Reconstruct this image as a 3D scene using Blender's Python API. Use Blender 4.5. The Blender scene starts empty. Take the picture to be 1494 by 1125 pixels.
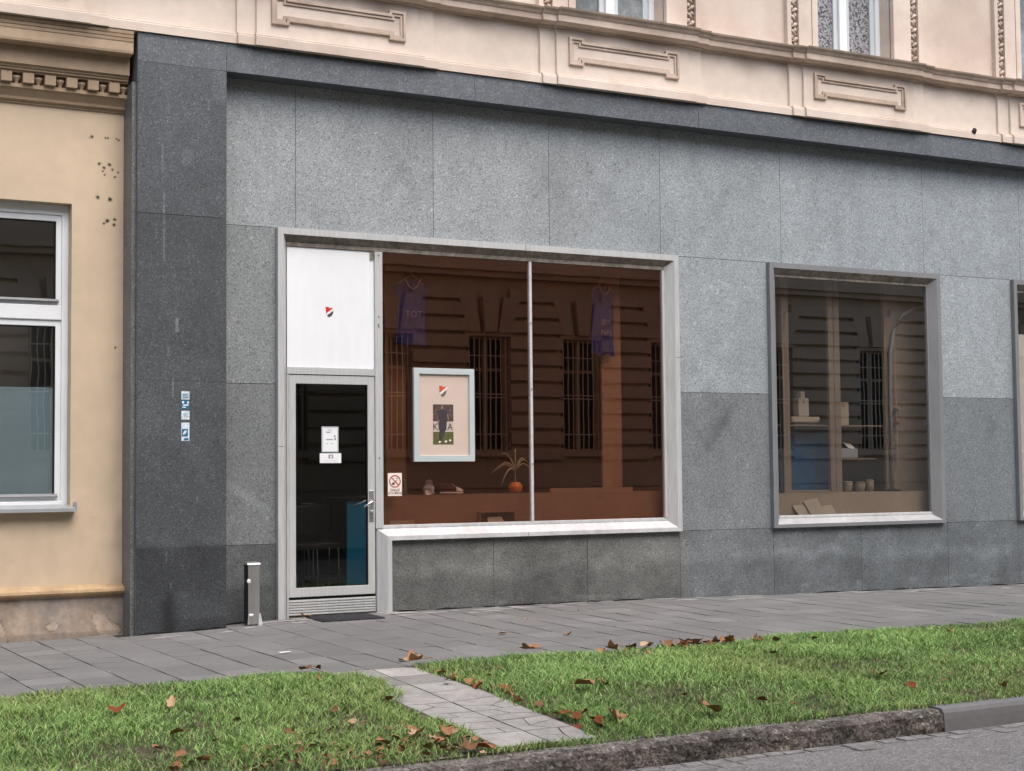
import bpy, math, random
import numpy as np
from mathutils import Vector, Matrix, noise as mnoise
random.seed(7); rng = np.random.default_rng(7)
R = math.radians
scene = bpy.context.scene
COL = scene.collection

# ------------------------------------------------------------------ camera
YAW, PIT, ROL, FPX = R(28.598), R(3.271), R(-.569), 2250.0
cy_, sy_ = math.cos(YAW), math.sin(YAW)
fwd = Vector((sy_*math.cos(PIT), cy_*math.cos(PIT), math.sin(PIT)))
rt0 = Vector((cy_, -sy_, 0)); up0 = rt0.cross(fwd)
rt = rt0*math.cos(ROL)+up0*math.sin(ROL); upv = -rt0*math.sin(ROL)+up0*math.cos(ROL)
cam = bpy.data.cameras.new('camera'); cam_o = bpy.data.objects.new('camera', cam); COL.objects.link(cam_o)
m3 = Matrix((rt, upv, -fwd)).transposed()
cam_o.matrix_world = Matrix.Translation((0, -12.6, 1.21)) @ m3.to_4x4()
cam.sensor_width = 36; cam.lens = FPX/1494*36; cam.clip_end = 2000; cam.clip_start = .05
scene.camera = cam_o

# ------------------------------------------------------------------ world and sun (overcast)
SUN_EL, SUN_AZ = R(56), R(172)      # azimuth measured clockwise from +Y
w = bpy.data.worlds.new('World'); scene.world = w; w.use_nodes = True
nt = w.node_tree; nt.nodes.clear()
sky = nt.nodes.new('ShaderNodeTexSky'); sky.sky_type = 'NISHITA'; sky.sun_disc = False
sky.sun_elevation = SUN_EL; sky.sun_rotation = SUN_AZ; sky.air_density = .8; sky.dust_density = 4; sky.ozone_density = 1.0
bg = nt.nodes.new('ShaderNodeBackground'); bg.inputs[1].default_value = .15
wo = nt.nodes.new('ShaderNodeOutputWorld'); nt.links.new(sky.outputs[0], bg.inputs[0]); nt.links.new(bg.outputs[0], wo.inputs[0])
sl = bpy.data.lights.new('sun', 'SUN'); sl.energy = .7; sl.angle = R(60); sl.color = (1, .97, .93)
so = bpy.data.objects.new('sun', sl); COL.objects.link(so)
sd = Vector((math.sin(SUN_AZ)*math.cos(SUN_EL), math.cos(SUN_AZ)*math.cos(SUN_EL), math.sin(SUN_EL)))
so.rotation_euler = sd.to_track_quat('Z', 'Y').to_euler(); so.location = (0, -5, 30)
vs = scene.view_settings; vs.view_transform = 'Standard'; vs.look = 'None'; vs.gamma = 1; vs.exposure = 1.05
scene.cycles.max_bounces = 10; scene.cycles.transparent_max_bounces = 16
scene.cycles.use_denoising = True

# ------------------------------------------------------------------ materials
def mat(name, color, rough=.7, noise=(), bump=None, attr=None, metal=0.0, speck=None, spec=.3, col2=None, col2scale=2.0):
    m = bpy.data.materials.new(name); m.use_nodes = True
    n = m.node_tree.nodes; L = m.node_tree.links
    p = n['Principled BSDF']; p.inputs['Roughness'].default_value = rough; p.inputs['Metallic'].default_value = metal
    p.inputs['Specular IOR Level'].default_value = spec
    tc = n.new('ShaderNodeTexCoord'); co = tc.outputs['Object']
    rgb = n.new('ShaderNodeRGB'); rgb.outputs[0].default_value = (*color, 1); cur = rgb.outputs[0]
    def mul(cur, val):
        mx = n.new('ShaderNodeMix'); mx.data_type = 'RGBA'; mx.blend_type = 'MULTIPLY'; mx.inputs[0].default_value = 1
        L.new(cur, mx.inputs[6]); L.new(val, mx.inputs[7]); return mx.outputs[2]
    def noi(scale, detail=3, sx=(1, 1, 1)):
        t = n.new('ShaderNodeTexNoise'); t.inputs['Scale'].default_value = scale; t.inputs['Detail'].default_value = detail
        mp = n.new('ShaderNodeMapping'); mp.inputs['Scale'].default_value = sx; L.new(co, mp.inputs[0]); L.new(mp.outputs[0], t.inputs[0]); return t.outputs[0]
    if col2:
        mx = n.new('ShaderNodeMix'); mx.data_type = 'RGBA'
        mr = n.new('ShaderNodeMapRange'); mr.inputs[1].default_value = .42; mr.inputs[2].default_value = .62
        L.new(noi(col2scale, 5), mr.inputs[0]); L.new(mr.outputs[0], mx.inputs[0]); L.new(cur, mx.inputs[6]); mx.inputs[7].default_value = (*col2, 1); cur = mx.outputs[2]
    for q in noise:
        sc, amt = q[0], q[1]; sx = q[2] if len(q) > 2 else (1, 1, 1)
        mr = n.new('ShaderNodeMapRange'); mr.inputs[1].default_value = .3; mr.inputs[2].default_value = .7
        mr.inputs[3].default_value = 1-amt; mr.inputs[4].default_value = 1+amt; L.new(noi(sc, 4, sx), mr.inputs[0]); cur = mul(cur, mr.outputs[0])
    if speck:                                       # crystalline grains
        for sc, stops in speck:
            v = n.new('ShaderNodeTexVoronoi'); v.inputs['Scale'].default_value = sc; L.new(co, v.inputs[0])
            sp = n.new('ShaderNodeSeparateColor'); L.new(v.outputs['Color'], sp.inputs[0])
            cr = n.new('ShaderNodeValToRGB'); e = cr.color_ramp.elements; cr.color_ramp.interpolation = 'LINEAR'
            while len(e) > 1: e.remove(e[0])
            e[0].position = stops[0][0]; e[0].color = (stops[0][1],)*3+(1,)
            for ps, vl in stops[1:]:
                q = e.new(ps); q.color = (vl,)*3+(1,)
            L.new(sp.outputs[0], cr.inputs[0]); 
            mm = n.new('ShaderNodeMath'); mm.operation = 'MULTIPLY'; mm.inputs[1].default_value = 2.0; L.new(cr.outputs[0], mm.inputs[0]); cur = mul(cur, mm.outputs[0])
    if attr:
        a = n.new('ShaderNodeAttribute'); a.attribute_name = attr; cur = mul(cur, a.outputs['Color'])
    L.new(cur, p.inputs['Base Color'])
    if bump:
        b = n.new('ShaderNodeBump'); b.inputs['Strength'].default_value = bump[1]; b.inputs['Distance'].default_value = bump[2] if len(bump) > 2 else .004
        L.new(noi(bump[0], 5), b.inputs['Height']); L.new(b.outputs[0], p.inputs['Normal'])
    return m

def glass(name, tint, refl, base=.10, wav=.0):
    m = bpy.data.materials.new(name); m.use_nodes = True
    n = m.node_tree.nodes; L = m.node_tree.links; n.clear()
    t = n.new('ShaderNodeBsdfTransparent'); t.inputs[0].default_value = (*tint, 1)
    g = n.new('ShaderNodeBsdfGlossy'); g.inputs['Color'].default_value = (*refl, 1); g.inputs['Roughness'].default_value = .004
    lw_ = n.new('ShaderNodeLayerWeight'); lw_.inputs[0].default_value = .5
    pw = n.new('ShaderNodeMath'); pw.operation = 'POWER'; pw.inputs[1].default_value = 4.0; L.new(lw_.outputs['Facing'], pw.inputs[0])
    mr = n.new('ShaderNodeMapRange'); mr.inputs[3].default_value = base; mr.inputs[4].default_value = .9; L.new(pw.outputs[0], mr.inputs[0])
    mx = n.new('ShaderNodeMixShader'); L.new(mr.outputs[0], mx.inputs[0]); L.new(t.outputs[0], mx.inputs[1]); L.new(g.outputs[0], mx.inputs[2])
    if wav:
        tc = n.new('ShaderNodeTexCoord'); nz = n.new('ShaderNodeTexNoise'); nz.inputs['Scale'].default_value = 3.0; nz.inputs['Detail'].default_value = 1
        L.new(tc.outputs['Object'], nz.inputs[0]); b = n.new('ShaderNodeBump'); b.inputs['Strength'].default_value = wav; b.inputs['Distance'].default_value = .01
        L.new(nz.outputs[0], b.inputs['Height']); L.new(b.outputs[0], g.inputs['Normal'])
    o = n.new('ShaderNodeOutputMaterial'); L.new(mx.outputs[0], o.inputs[0]); return m

GR = [(104, [(0, .25), (.10, .37), (.22, .47), (.75, .515), (.9, .57), (1, .74)]), (210, [(0, .34), (.3, .48), (.7, .515), (1, .62)])]
GRD = [(110, [(0, .30), (.12, .40), (.25, .47), (.75, .50), (.88, .58), (1, .86)]), (210, [(0, .32), (.3, .47), (.7, .515), (1, .66)])]
M = {}
M['granite'] = mat('speckled granite', (.262, .288, .295), .55, [(.9, .08), (7, .06)], attr='stain', speck=GR, bump=(120, .15, .002))
M['granite_dark'] = mat('dark speckled granite', (.082, .091, .098), .45, [(1.2, .14), (5, .1)], attr='stain', speck=GRD, bump=(120, .12, .002))
M['fascia'] = mat('blue grey terrazzo', (.118, .133, .145), .5, [(1.0, .08), (6, .08)], attr='stain', speck=[(90, [(0, .36), (.4, .48), (.8, .52), (1, .8)])])
M['joint'] = mat('joint mortar', (.05, .05, .05), .9)
M['stucco'] = mat('pale peach stucco', (.64, .56, .48), .9, [(1.3, .07), (9, .04), (.5, .06)], bump=(60, .25), attr=None, col2=(.53, .435, .36), col2scale=.9)
M['stucco_trim'] = mat('weathered peach trim', (.55, .455, .38), .9, [(2.5, .12), (14, .08)], bump=(50, .3), col2=(.42, .335, .265), col2scale=1.6)
M['stucco_brown'] = mat('darker brown trim', (.42, .34, .27), .9, [(3, .18), (12, .1)], bump=(50, .3))  # darker brown tone for the cornice cap
M['stucco_low'] = mat('ochre stucco', (.56, .455, .33), .9, [(1.2, .06), (8, .04)], bump=(70, .25), attr='stain')
M['plinth'] = mat('bare weathered render', (.34, .275, .215), .95, [(4, .18), (18, .15), (1.2, .15)], bump=(25, .6, .01), attr='stain', col2=(.27, .24, .21), col2scale=3)
M['trim_low'] = mat('ochre brown cornice paint', (.38, .29, .2), .9, [(3, .12), (15, .06)], bump=(60, .25))
M['trim_bead'] = mat('ochre bead paint', (.42, .30, .18), .9, [(4, .2), (18, .12)], bump=(40, .3))
M['alu'] = mat('anodised aluminium', (.45, .465, .46), .45, [(1.5, .06), (9, .10, (8, 1, .5))], spec=.4)
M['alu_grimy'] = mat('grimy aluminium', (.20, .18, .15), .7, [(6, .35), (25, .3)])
M['alu_grey'] = mat('darker grey aluminium', (.20, .208, .213), .45, [(1.5, .07), (9, .06, (8, 1, .6))], spec=.4)
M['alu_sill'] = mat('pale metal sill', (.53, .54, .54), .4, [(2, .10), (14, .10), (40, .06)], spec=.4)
M['sill_dull'] = mat('dull metal sill', (.36, .37, .375), .45, [(2, .1), (14, .1)])
M['white_panel'] = mat('white acrylic panel', (.78, .81, .83), .35, [(.9, .04), (5, .02, (4, 1, .6))])
M['white_frame'] = mat('white window paint', (.72, .76, .78), .45, [(3, .04)])
M['grey_frame'] = mat('plain grey paint', (.50, .55, .57), .5, [(3, .05)])  # plain grey coat, darker than the white frame paint
M['zinc'] = mat('zinc sill', (.42, .44, .46), .4, [(5, .1)], metal=.4)
M['glass_brown'] = glass('brown tinted glass', (.90, .825, .785), (1, .60, .44), .16, .012)
M['glass_clear'] = glass('old shop glass', (.945, .932, .92), (1, .95, .88), .165, .012)
M['glass_door'] = glass('door glass', (.86, .885, .885), (.9, .92, .84), .045, .02)
M['glass_house'] = glass('house window glass', (.93, .95, .95), (.92, .94, .92), .11, .03)
M['black_gap'] = mat('black rubber', (.012, .012, .012), .8)
M['steel'] = mat('brushed stainless steel', (.55, .55, .54), .32, [(4, .12), (20, .1, (1, 1, .1))], metal=.85)
M['chrome'] = mat('chrome', (.75, .75, .75), .15, metal=1.0)
M['brown_board'] = mat('brown painted board', (.22, .125, .082), .6, [(2, .12), (14, .08, (1, 1, 8))])
M['brown_pale'] = mat('pale brown timber', (.25, .15, .09), .6, [(2, .12), (10, .08, (9, 1, 1))])
M['tan_wood'] = mat('tan plywood', (.215, .17, .13), .65, [(1.6, .12), (12, .1, (9, 9, 1))])
M['ledge_tan'] = mat('pale tan ledge board', (.30, .235, .175), .6, [(1.6, .14), (12, .08, (1, 1, 9))])
M['interior'] = mat('dim interior plaster', (.10, .085, .075), .9, [(1, .15)])
M['interior_dark'] = mat('dark interior', (.03, .028, .027), .9)
M['int_floor'] = mat('dark vinyl floor', (.05, .055, .055), .35, [(2, .2)])
M['blue_board'] = mat('deep blue laminate', (.004, .065, .16), .5, [(2, .1)])
M['blue_counter'] = mat('teal blue counter laminate', (.02, .26, .47), .5, [(2, .1)])
M['card'] = mat('brown cardboard', (.35, .305, .235), .8, [(6, .06)])
M['paper'] = mat('white paper', (.78, .80, .81), .7, [(8, .02)])
M['grey_ink'] = mat('grey ink', (.28, .29, .31), .8)
M['black_ink'] = mat('black ink', (.03, .03, .035), .7)
M['poster_paper'] = mat('pinkish poster paper', (.58, .475, .405), .8, [(5, .03)])
M['poster_frame'] = mat('light blue grey frame', (.47, .53, .53), .5, [(4, .03)])
M['crest_red'] = mat('crest red', (.55, .03, .02), .5)
M['crest_white'] = mat('crest white', (.75, .72, .70), .5)
M['crest_dark'] = mat('crest slate', (.055, .065, .07), .5)
M['crest_red2'] = mat('faded crest red', (.55, .09, .035), .6)
M['crest_white2'] = mat('faded crest white', (.74, .68, .64), .6)
M['crest_dark2'] = mat('faded crest slate', (.15, .13, .13), .6)
M['sign_paper'] = mat('pink tinted sign', (.85, .74, .68), .6)
M['sign_red'] = mat('sign red', (.32, .055, .035), .6)
M['photo_crowd'] = mat('dark crowd photo', (.085, .055, .05), .6, [(60, .5), (140, .5)])
M['photo_grass'] = mat('pitch photo', (.095, .10, .03), .6, [(40, .15)])
M['photo_board'] = mat('hoarding photo', (.50, .42, .37), .6, [(30, .06)])
M['photo_kit'] = mat('dark kit photo', (.05, .04, .048), .6)
M['photo_skin'] = mat('skin in photo', (.25, .15, .11), .6)
M['cloth_blue'] = mat('royal blue cloth', (.009, .026, .16), .85, [(6, .15)])
M['cloth_white'] = mat('white print', (.24, .23, .25), .8)
M['orange'] = mat('orange glazed pot', (.62, .18, .03), .35, [(6, .08)])
M['leaf_dry'] = mat('pale dry plant leaf', (.30, .27, .18), .7, [(8, .15)])
M['shoe_dark'] = mat('maroon shoe suede', (.09, .025, .025), .8)
M['shoe_white'] = mat('off white shoe rubber', (.80, .78, .76), .6)
M['bottle'] = mat('dull green bottle', (.16, .17, .11), .25)
M['rubber'] = mat('black rubber mat', (.028, .029, .032), .85, [(30, .3)])
M['black_plastic'] = mat('black plastic', (.018, .018, .02), .5)
M['sticker_w'] = mat('pale sticker', (.62, .72, .78), .5, [(70, .25)])
M['sticker_b'] = mat('blue sticker print', (.02, .14, .25), .5, [(90, .5)])
M['bar_iron'] = mat('window bar iron', (.75, .66, .52), .7)
M['opp'] = mat('tan rusticated render', (.52, .42, .31), .9, [(1, .1), (8, .06)])
M['opp_dark'] = mat('opposite window dark', (.02, .02, .022), .4)
M['opp_frame'] = mat('opposite window frame', (.50, .40, .29), .7)
M['soil'] = mat('soil under grass', (.085, .07, .045), .95, [(12, .4), (40, .3)], bump=(40, .6, .02))
M['kerb_old'] = mat('crumbling concrete kerb', (.125, .112, .098), .95, [(9, .5), (60, .35), (2.5, .35)], bump=(45, 1.0, .02), speck=[(75, [(0, .2), (.25, .42), (.7, .52), (.9, .65), (1, 1.1)])])
M['kerb_top'] = mat('worn kerb top', (.22, .205, .18), .95, [(6, .25), (50, .3)], bump=(50, .9, .012), speck=[(75, [(0, .25), (.25, .42), (.7, .52), (.9, .62), (1, .95)])])
M['kerb_new'] = mat('smooth concrete kerb', (.19, .19, .19), .85, [(3, .08), (20, .06)], bump=(80, .3))
M['asphalt'] = mat('worn grey asphalt', (.205, .20, .192), .9, [(2, .08), (14, .08)], bump=(90, .6, .008), speck=[(110, [(0, .22), (.2, .42), (.7, .52), (1, .85)])])
M['sett'] = mat('granite sett', (.23, .223, .212), .85, [(8, .25), (30, .2)], bump=(60, .6, .006))
M['tile'] = mat('concrete paving tile', (.166, .166, .162), .9, [(3, .06), (40, .08), (.7, .09)], bump=(90, .4, .004), attr='stain')
M['tile_joint'] = mat('dark paving joint', (.045, .042, .038), .95, [(20, .4)])
M['slab'] = mat('pale cracked path slab', (.325, .315, .295), .9, [(4, .16), (14, .1), (40, .1)], bump=(80, .4, .004), attr='stain')

# ------------------------------------------------------------------ mesh helpers
class MB:
    def __init__(s): s.v = []; s.f = []; s.mi = []; s.c = None; s.k = 0
    def add(s, vs, fs, mi=None):
        o = len(s.v); s.v += [tuple(q) for q in vs]; s.f += [tuple(i+o for i in q) for q in fs]; s.mi += [s.k if mi is None else mi]*len(fs); return s
    def box(s, x0, x1, y0, y1, z0, z1):
        return s.add([(x0,y0,z0),(x1,y0,z0),(x1,y1,z0),(x0,y1,z0),(x0,y0,z1),(x1,y0,z1),(x1,y1,z1),(x0,y1,z1)],
                     [(0,1,5,4),(1,2,6,5),(2,3,7,6),(3,0,4,7),(4,5,6,7),(3,2,1,0)])
    def prism(s, pts, y0, y1):                      # polygon in XZ (counter-clockwise seen from -Y) pushed along Y
        n = len(pts)
        return s.add([(x,y0,z) for x,z in pts]+[(x,y1,z) for x,z in pts],
                     [tuple(range(n)), tuple(range(2*n-1,n-1,-1))]+[((i+1)%n, i, i+n, (i+1)%n+n) for i in range(n)])
    def sweep(s, x0, x1, prof):                     # closed (y,z) profile pushed along X
        n = len(prof)
        return s.add([(x0,y,z) for y,z in prof]+[(x1,y,z) for y,z in prof],
                     [tuple(range(n-1,-1,-1)), tuple(range(n,2*n))]+[(i,(i+1)%n,(i+1)%n+n,i+n) for i in range(n)])
    def ring(s, outer, inner, y0, y1, yi0=None):    # frame between two XZ outlines of equal length; yi0 = front y at the inner outline
        n = len(outer); yi0 = y0 if yi0 is None else yi0
        vs = [(x,y0,z) for x,z in outer]+[(x,yi0,z) for x,z in inner]+[(x,y1,z) for x,z in outer]+[(x,y1,z) for x,z in inner]
        fs = []
        for i in range(n):
            j = (i+1)%n
            fs += [(i,j,n+j,n+i),(2*n+j,2*n+i,3*n+i,3*n+j),(j,i,2*n+i,2*n+j),(n+i,n+j,3*n+j,3*n+i)]
        return s.add(vs, fs)
    def tube(s, pts, r, n=8):
        pts = [Vector(p) for p in pts]; rs = r if isinstance(r, (list, tuple)) else [r]*len(pts); vs = []; fs = []
        for i, p in enumerate(pts):
            d = (pts[min(i+1, len(pts)-1)]-pts[max(i-1, 0)]).normalized()
            a = d.cross(Vector((0,0,1)) if abs(d.z) < .9 else Vector((1,0,0))).normalized(); b = d.cross(a)
            for k in range(n):
                t = 2*math.pi*k/n; vs.append(p+(a*math.cos(t)+b*math.sin(t))*rs[i])
        for i in range(len(pts)-1):
            for k in range(n): fs.append((i*n+k, i*n+(k+1)%n, (i+1)*n+(k+1)%n, (i+1)*n+k))
        fs += [tuple(range(n-1,-1,-1)), tuple(range((len(pts)-1)*n, len(pts)*n))]
        return s.add(vs, fs)
    def lathe(s, c, prof, n=20):                    # (r,z) profile turned about a vertical axis
        vs = []; fs = []
        for r, z in prof:
            for k in range(n): t = 2*math.pi*k/n; vs.append((c[0]+r*math.cos(t), c[1]+r*math.sin(t), c[2]+z))
        for i in range(len(prof)-1):
            for k in range(n): fs.append((i*n+k, i*n+(k+1)%n, (i+1)*n+(k+1)%n, (i+1)*n+k))
        fs += [tuple(range(n-1,-1,-1)), tuple(range((len(prof)-1)*n, len(prof)*n))]
        return s.add(vs, fs)
    def blob(s, c, rx, ry, rz, rot=0, n=8, m=6, wob=0):
        vs = []; fs = []; cr, sr = math.cos(rot), math.sin(rot)
        for i in range(m+1):
            ph = math.pi*i/m
            for k in range(n):
                t = 2*math.pi*k/n; q = 1+wob*random.uniform(-1, 1)
                x, y, z = rx*math.sin(ph)*math.cos(t)*q, ry*math.sin(ph)*math.sin(t)*q, rz*math.cos(ph)*q
                vs.append((c[0]+x*cr-z*sr, c[1]+y, c[2]+x*sr+z*cr))
        for i in range(m):
            for k in range(n): fs.append((i*n+k, (i+1)*n+k, (i+1)*n+(k+1)%n, i*n+(k+1)%n))
        return s.add(vs, fs)
    def grid(s, x0, x1, z0, z1, y, res, fn):        # XZ sheet with a stain value per vertex
        if s.c is None: s.c = []
        s.c += [1.0]*(len(s.v)-len(s.c))
        nx = max(1, int(round((x1-x0)/res))); nz = max(1, int(round((z1-z0)/res))); o = len(s.v)
        for j in range(nz+1):
            z = z0+(z1-z0)*j/nz
            for i in range(nx+1):
                x = x0+(x1-x0)*i/nx; s.v.append((x, y, z)); s.c.append(fn(x, z))
        for j in range(nz):
            for i in range(nx):
                a = o+j*(nx+1)+i; s.f.append((a, a+1, a+nx+2, a+nx+1)); s.mi.append(s.k)
        return s
    def build(s, name, mats, parent=None, smooth=False, bevel=0):
        org = Vector((0,0,0)); q = parent
        while q is not None: org += q.location; q = q.parent
        me = bpy.data.meshes.new(name)
        me.from_pydata([(x-org.x, y-org.y, z-org.z) for x, y, z in s.v], [], s.f)
        for k in (mats if isinstance(mats, (list, tuple)) else [mats]): me.materials.append(M[k] if isinstance(k, str) else k)
        if isinstance(mats, (list, tuple)): me.polygons.foreach_set('material_index', s.mi)
        if s.c is not None:
            cc = s.c+[1.0]*(len(s.v)-len(s.c)); a = me.color_attributes.new('stain', 'FLOAT_COLOR', 'POINT')
            arr = np.ones((len(cc), 4), np.float32); arr[:, :3] = np.array([c if np.ndim(c) else (c,c,c) for c in cc], np.float32)
            a.data.foreach_set('color', arr.ravel())
        if smooth: me.polygons.foreach_set('use_smooth', [True]*len(me.polygons))
        me.update(); o = bpy.data.objects.new(name, me); COL.objects.link(o)
        if parent is not None: o.parent = parent
        if bevel:
            b = o.modifiers.new('bevel', 'BEVEL'); b.width = bevel; b.segments = 2; b.limit_method = 'ANGLE'
        return o
def tag(o, label=None, cat=None, group=None, kind=None):
    for k, v in (('label', label), ('category', cat), ('group', group), ('kind', kind)):
        if v: o[k] = v
    return o
def thing(name, label, cat, loc=(0,0,0), group=None):
    o = bpy.data.objects.new(name, None); COL.objects.link(o); o.location = loc; o.empty_display_size = .2
    return tag(o, label, cat, group)
def rect(x0, x1, z0, z1): return [(x0,z0),(x1,z0),(x1,z1),(x0,z1)]
def nz(x, z, s, seed=0): return mnoise.noise(Vector((x*s+seed*13.7, z*s-seed*7.1, seed*3.3)))
def text(body, size, x, y, z, m, parent, name, sx=1.0, flip=False):
    c = bpy.data.curves.new('t', 'FONT'); c.body = body; c.size = size; c.align_x = 'CENTER'; c.extrude = .0008; c.resolution_u = 2
    t = bpy.data.objects.new('t', c); COL.objects.link(t)
    dg = bpy.context.evaluated_depsgraph_get(); dg.update(); me = bpy.data.meshes.new_from_object(t.evaluated_get(dg))
    bpy.data.objects.remove(t)
    org = Vector((0,0,0)); q = parent
    while q is not None: org += q.location; q = q.parent
    for v in me.vertices:
        a, b, cc = v.co; v.co = (x+a*sx*(-1 if flip else 1)-org.x, y-cc-org.y, z+b-org.z)
    me.materials.clear(); me.materials.append(M[m]); me.name = name
    o = bpy.data.objects.new(name, me); COL.objects.link(o); o.parent = parent; return o

# ------------------------------------------------------------------ ground heights
def lerp_tab(tab, x):
    if x <= tab[0][0]: return tab[0][1]
    for (a, va), (b, vb) in zip(tab, tab[1:]):
        if x <= b: return va+(vb-va)*(x-a)/(b-a)
    return tab[-1][1]
ZB = [(-20,-.10),(2,-.078),(3.3,-.056),(4.1,-.036),(4.6,-.006),(5.64,0),(8.7,-.02),(9.9,-.045),(12.3,-.077),(13.4,-.09),(20,-.15),(40,-.15)]
def gz(x, y):
    if y > -3.2: return lerp_tab(ZB, x)*max(0, min(1, 1+y/3.2))+.02*min(y, 0)
    if y > -5.6:
        t = (-3.2-y)/2.4; return -.064-.134*t+.035*math.sin(math.pi*t)*(1-math.exp(-((x-4.045)/.5)**2))+.010*nz(x, y, 1.3, 4)
    if y > -5.745: return -.205
    if y > -9: return -.335+.018*(-5.745-y)
    return -.276-.02*(-9-y) if y > -11.6 else -.20

# ------------------------------------------------------------------ setting: ground, road, pavement, verge, kerb, gutter
mb = MB(); mb.add([(-150,-150,-.42),(150,-150,-.42),(150,150,-.42),(-150,150,-.42)], [(0,1,2,3)])
tag(mb.build('ground', 'soil'), kind='structure')
mb = MB(); xs = [-60,-20]+[x*.5 for x in range(-8, 50)]+[40, 70]; ys = [-5.73,-6,-7,-8,-9,-10,-11.6]
vs_ = [(x, y, gz(x, min(y, -5.75))) for y in ys for x in xs]; nx = len(xs)
mb.add(vs_, [(j*nx+i, (j+1)*nx+i, (j+1)*nx+i+1, j*nx+i+1) for j in range(len(ys)-1) for i in range(nx-1)])
tag(mb.build('road', 'asphalt', smooth=True), kind='structure')
mb = MB(); mb.box(-60, 70, -15, -11.6, -.5, -.2); tag(mb.build('far_pavement', 'tile_joint'), kind='structure')

# pavement: 30 cm concrete tiles laid in columns
mb = MB(); mb.c = []
xs = [-20,-8,0]+[1+i*.3 for i in range(56)]+[22, 30]
vs_ = [(x, y, gz(x, y)-.011) for y in (.12, -.05, -1, -2, -3.25) for x in xs]; nx = len(xs)
mb.k = 1; mb.add(vs_, [(j*nx+i, (j+1)*nx+i, (j+1)*nx+i+1, j*nx+i+1) for j in range(4) for i in range(nx-1)]); mb.c = [1.0]*len(mb.v)
mb.k = 0
T = .30
for c in range(-14, 78):
    x0 = 4.045+(c-3)*T; off = random.choice((0, .15, .1, .2)) if c % 2 else random.uniform(-.03, .03)
    y1 = -.02+off-.3
    wob = [.006*nz(c, k, .9, 2) for k in range(14)]
    k = 0
    while True:
        a, b = y1+T-k*T, y1-k*T; k += 1
        if a < -3.2: break
        a = min(a, -.03); b = max(b, -3.238)
        if a-b < .02: continue
        xm = x0+T/2
        if 3.28 < xm < 4.07 and a > -.24: a = -.235
        if a-b < .05: continue
        g = .0042+random.random()*.0015
        tl, tr = random.uniform(-.0022,.0022), random.uniform(-.0009,.0009)
        x_ = x0+wob[k % 14]*.5
        h_ = .0004+random.random()*.0006; P = [(x_+g, b+h_), (x_+T-g, b+h_), (x_+T-g, a-h_), (x_+g, a-h_)]
        tint = random.uniform(.94, 1.05)*(random.uniform(1.1, 1.22) if random.random() < .09 else 1)*(1+.07*nz(x0, b, .8, 23))
        o = len(mb.v)
        hz = [gz(px, py)+tl*(1 if i in (0, 3) else -1)+tr*(1 if i < 2 else -1) for i, (px, py) in enumerate(P)]
        mb.add([(px, py, h-.012) for (px, py), h in zip(P, hz)]+[(px, py, h) for (px, py), h in zip(P, hz)], [(4,5,6,7),(0,1,5,4),(1,2,6,5),(2,3,7,6),(3,0,4,7)])
        mb.c += [tint*.9]*4+[tint*random.uniform(.96, 1.04) for _ in range(4)]
tag(mb.build('pavement', ['tile', 'tile_joint']), kind='structure')
# light cement smears along the foot of the wall
mb = MB()
for i in range(90):
    x = random.uniform(3.0, 13.5); y = -random.uniform(.05, .5)**1.3; 
    if 4.1 > x > 3.2: y -= .25
    n_ = 9; rx, ry = random.uniform(.05, .22), random.uniform(.015, .05)
    pts = [(x+rx*math.cos(t)*random.uniform(.5, 1), y+ry*math.sin(t)*random.uniform(.5, 1)) for t in [2*math.pi*q/n_ for q in range(n_)]]
    mb.add([(px, min(py, -.03 if not 3.25 < px < 4.1 else -.22), gz(px, py)+.003) for px, py in pts], [tuple(range(n_))])
for i in range(60):                                 # trodden gum and grit
    x, y = random.uniform(1.5, 13), random.uniform(-3.1, -.3); r_ = random.uniform(.006, .016); n_ = 7
    mb.add([(x+r_*math.cos(t)*random.uniform(.7, 1.1), y+r_*math.sin(t)*random.uniform(.7, 1.1), gz(x, y)+.003) for t in [2*math.pi*q/n_ for q in range(n_)]], [tuple(range(n_))])
tag(mb.build('cement_smears', mat('cement smear', (.36, .355, .34), .95, [(30, .2)])), kind='stuff')

# verge soil
mb = MB(); nx = 120; ny = 22
xs = [-20+20*i/4 for i in range(4)]+[.2*i for i in range(90)]+[18+3*i for i in range(5)]
ysv = [-3.2-2.42*j/ny for j in range(ny+1)]
def vz(x, y): return gz(x, min(-3.2001, max(y, -5.599)))
vs_ = [(x, y, vz(x, y)) for y in ysv for x in xs]; nx = len(xs)
mb.add(vs_, [(j*nx+i, (j+1)*nx+i, (j+1)*nx+i+1, j*nx+i+1) for j in range(ny) for i in range(nx-1)])
tag(mb.build('verge', 'soil', smooth=True), kind='structure')
# slab path across the verge: two columns of 30 cm slabs, cracked towards the kerb
mb = MB(); mb.c = []
def slab(poly, tint, sh=.965):
    cx = sum(p[0] for p in poly)/len(poly); cy = sum(p[1] for p in poly)/len(poly); n_ = len(poly)
    q = [(cx+(px-cx)*sh, cy+(py-cy)*sh) for px, py in poly]; tl = random.uniform(-.01, .01)
    pz = lambda px, py: vz(px, py)+.008+tl*(px-cx)
    mb.add([(px, py, pz(px, py)-.06) for px, py in q]+[(px, py, pz(px, py)) for px, py in q], [tuple(range(n_, 2*n_))]+[(i, (i+1)%n_, (i+1)%n_+n_, i+n_) for i in range(n_)])
    mb.c += [tint*.8]*n_+[tint*random.uniform(.96, 1.03) for _ in range(n_)]
tl_ = [(.78, 1.12), (.62, .72), (.95, 1.0), (1.0, 1.02), (1.02, 1.0), (1.0, .98), (.98, 1.05), (1.08, 1.0)]
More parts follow.
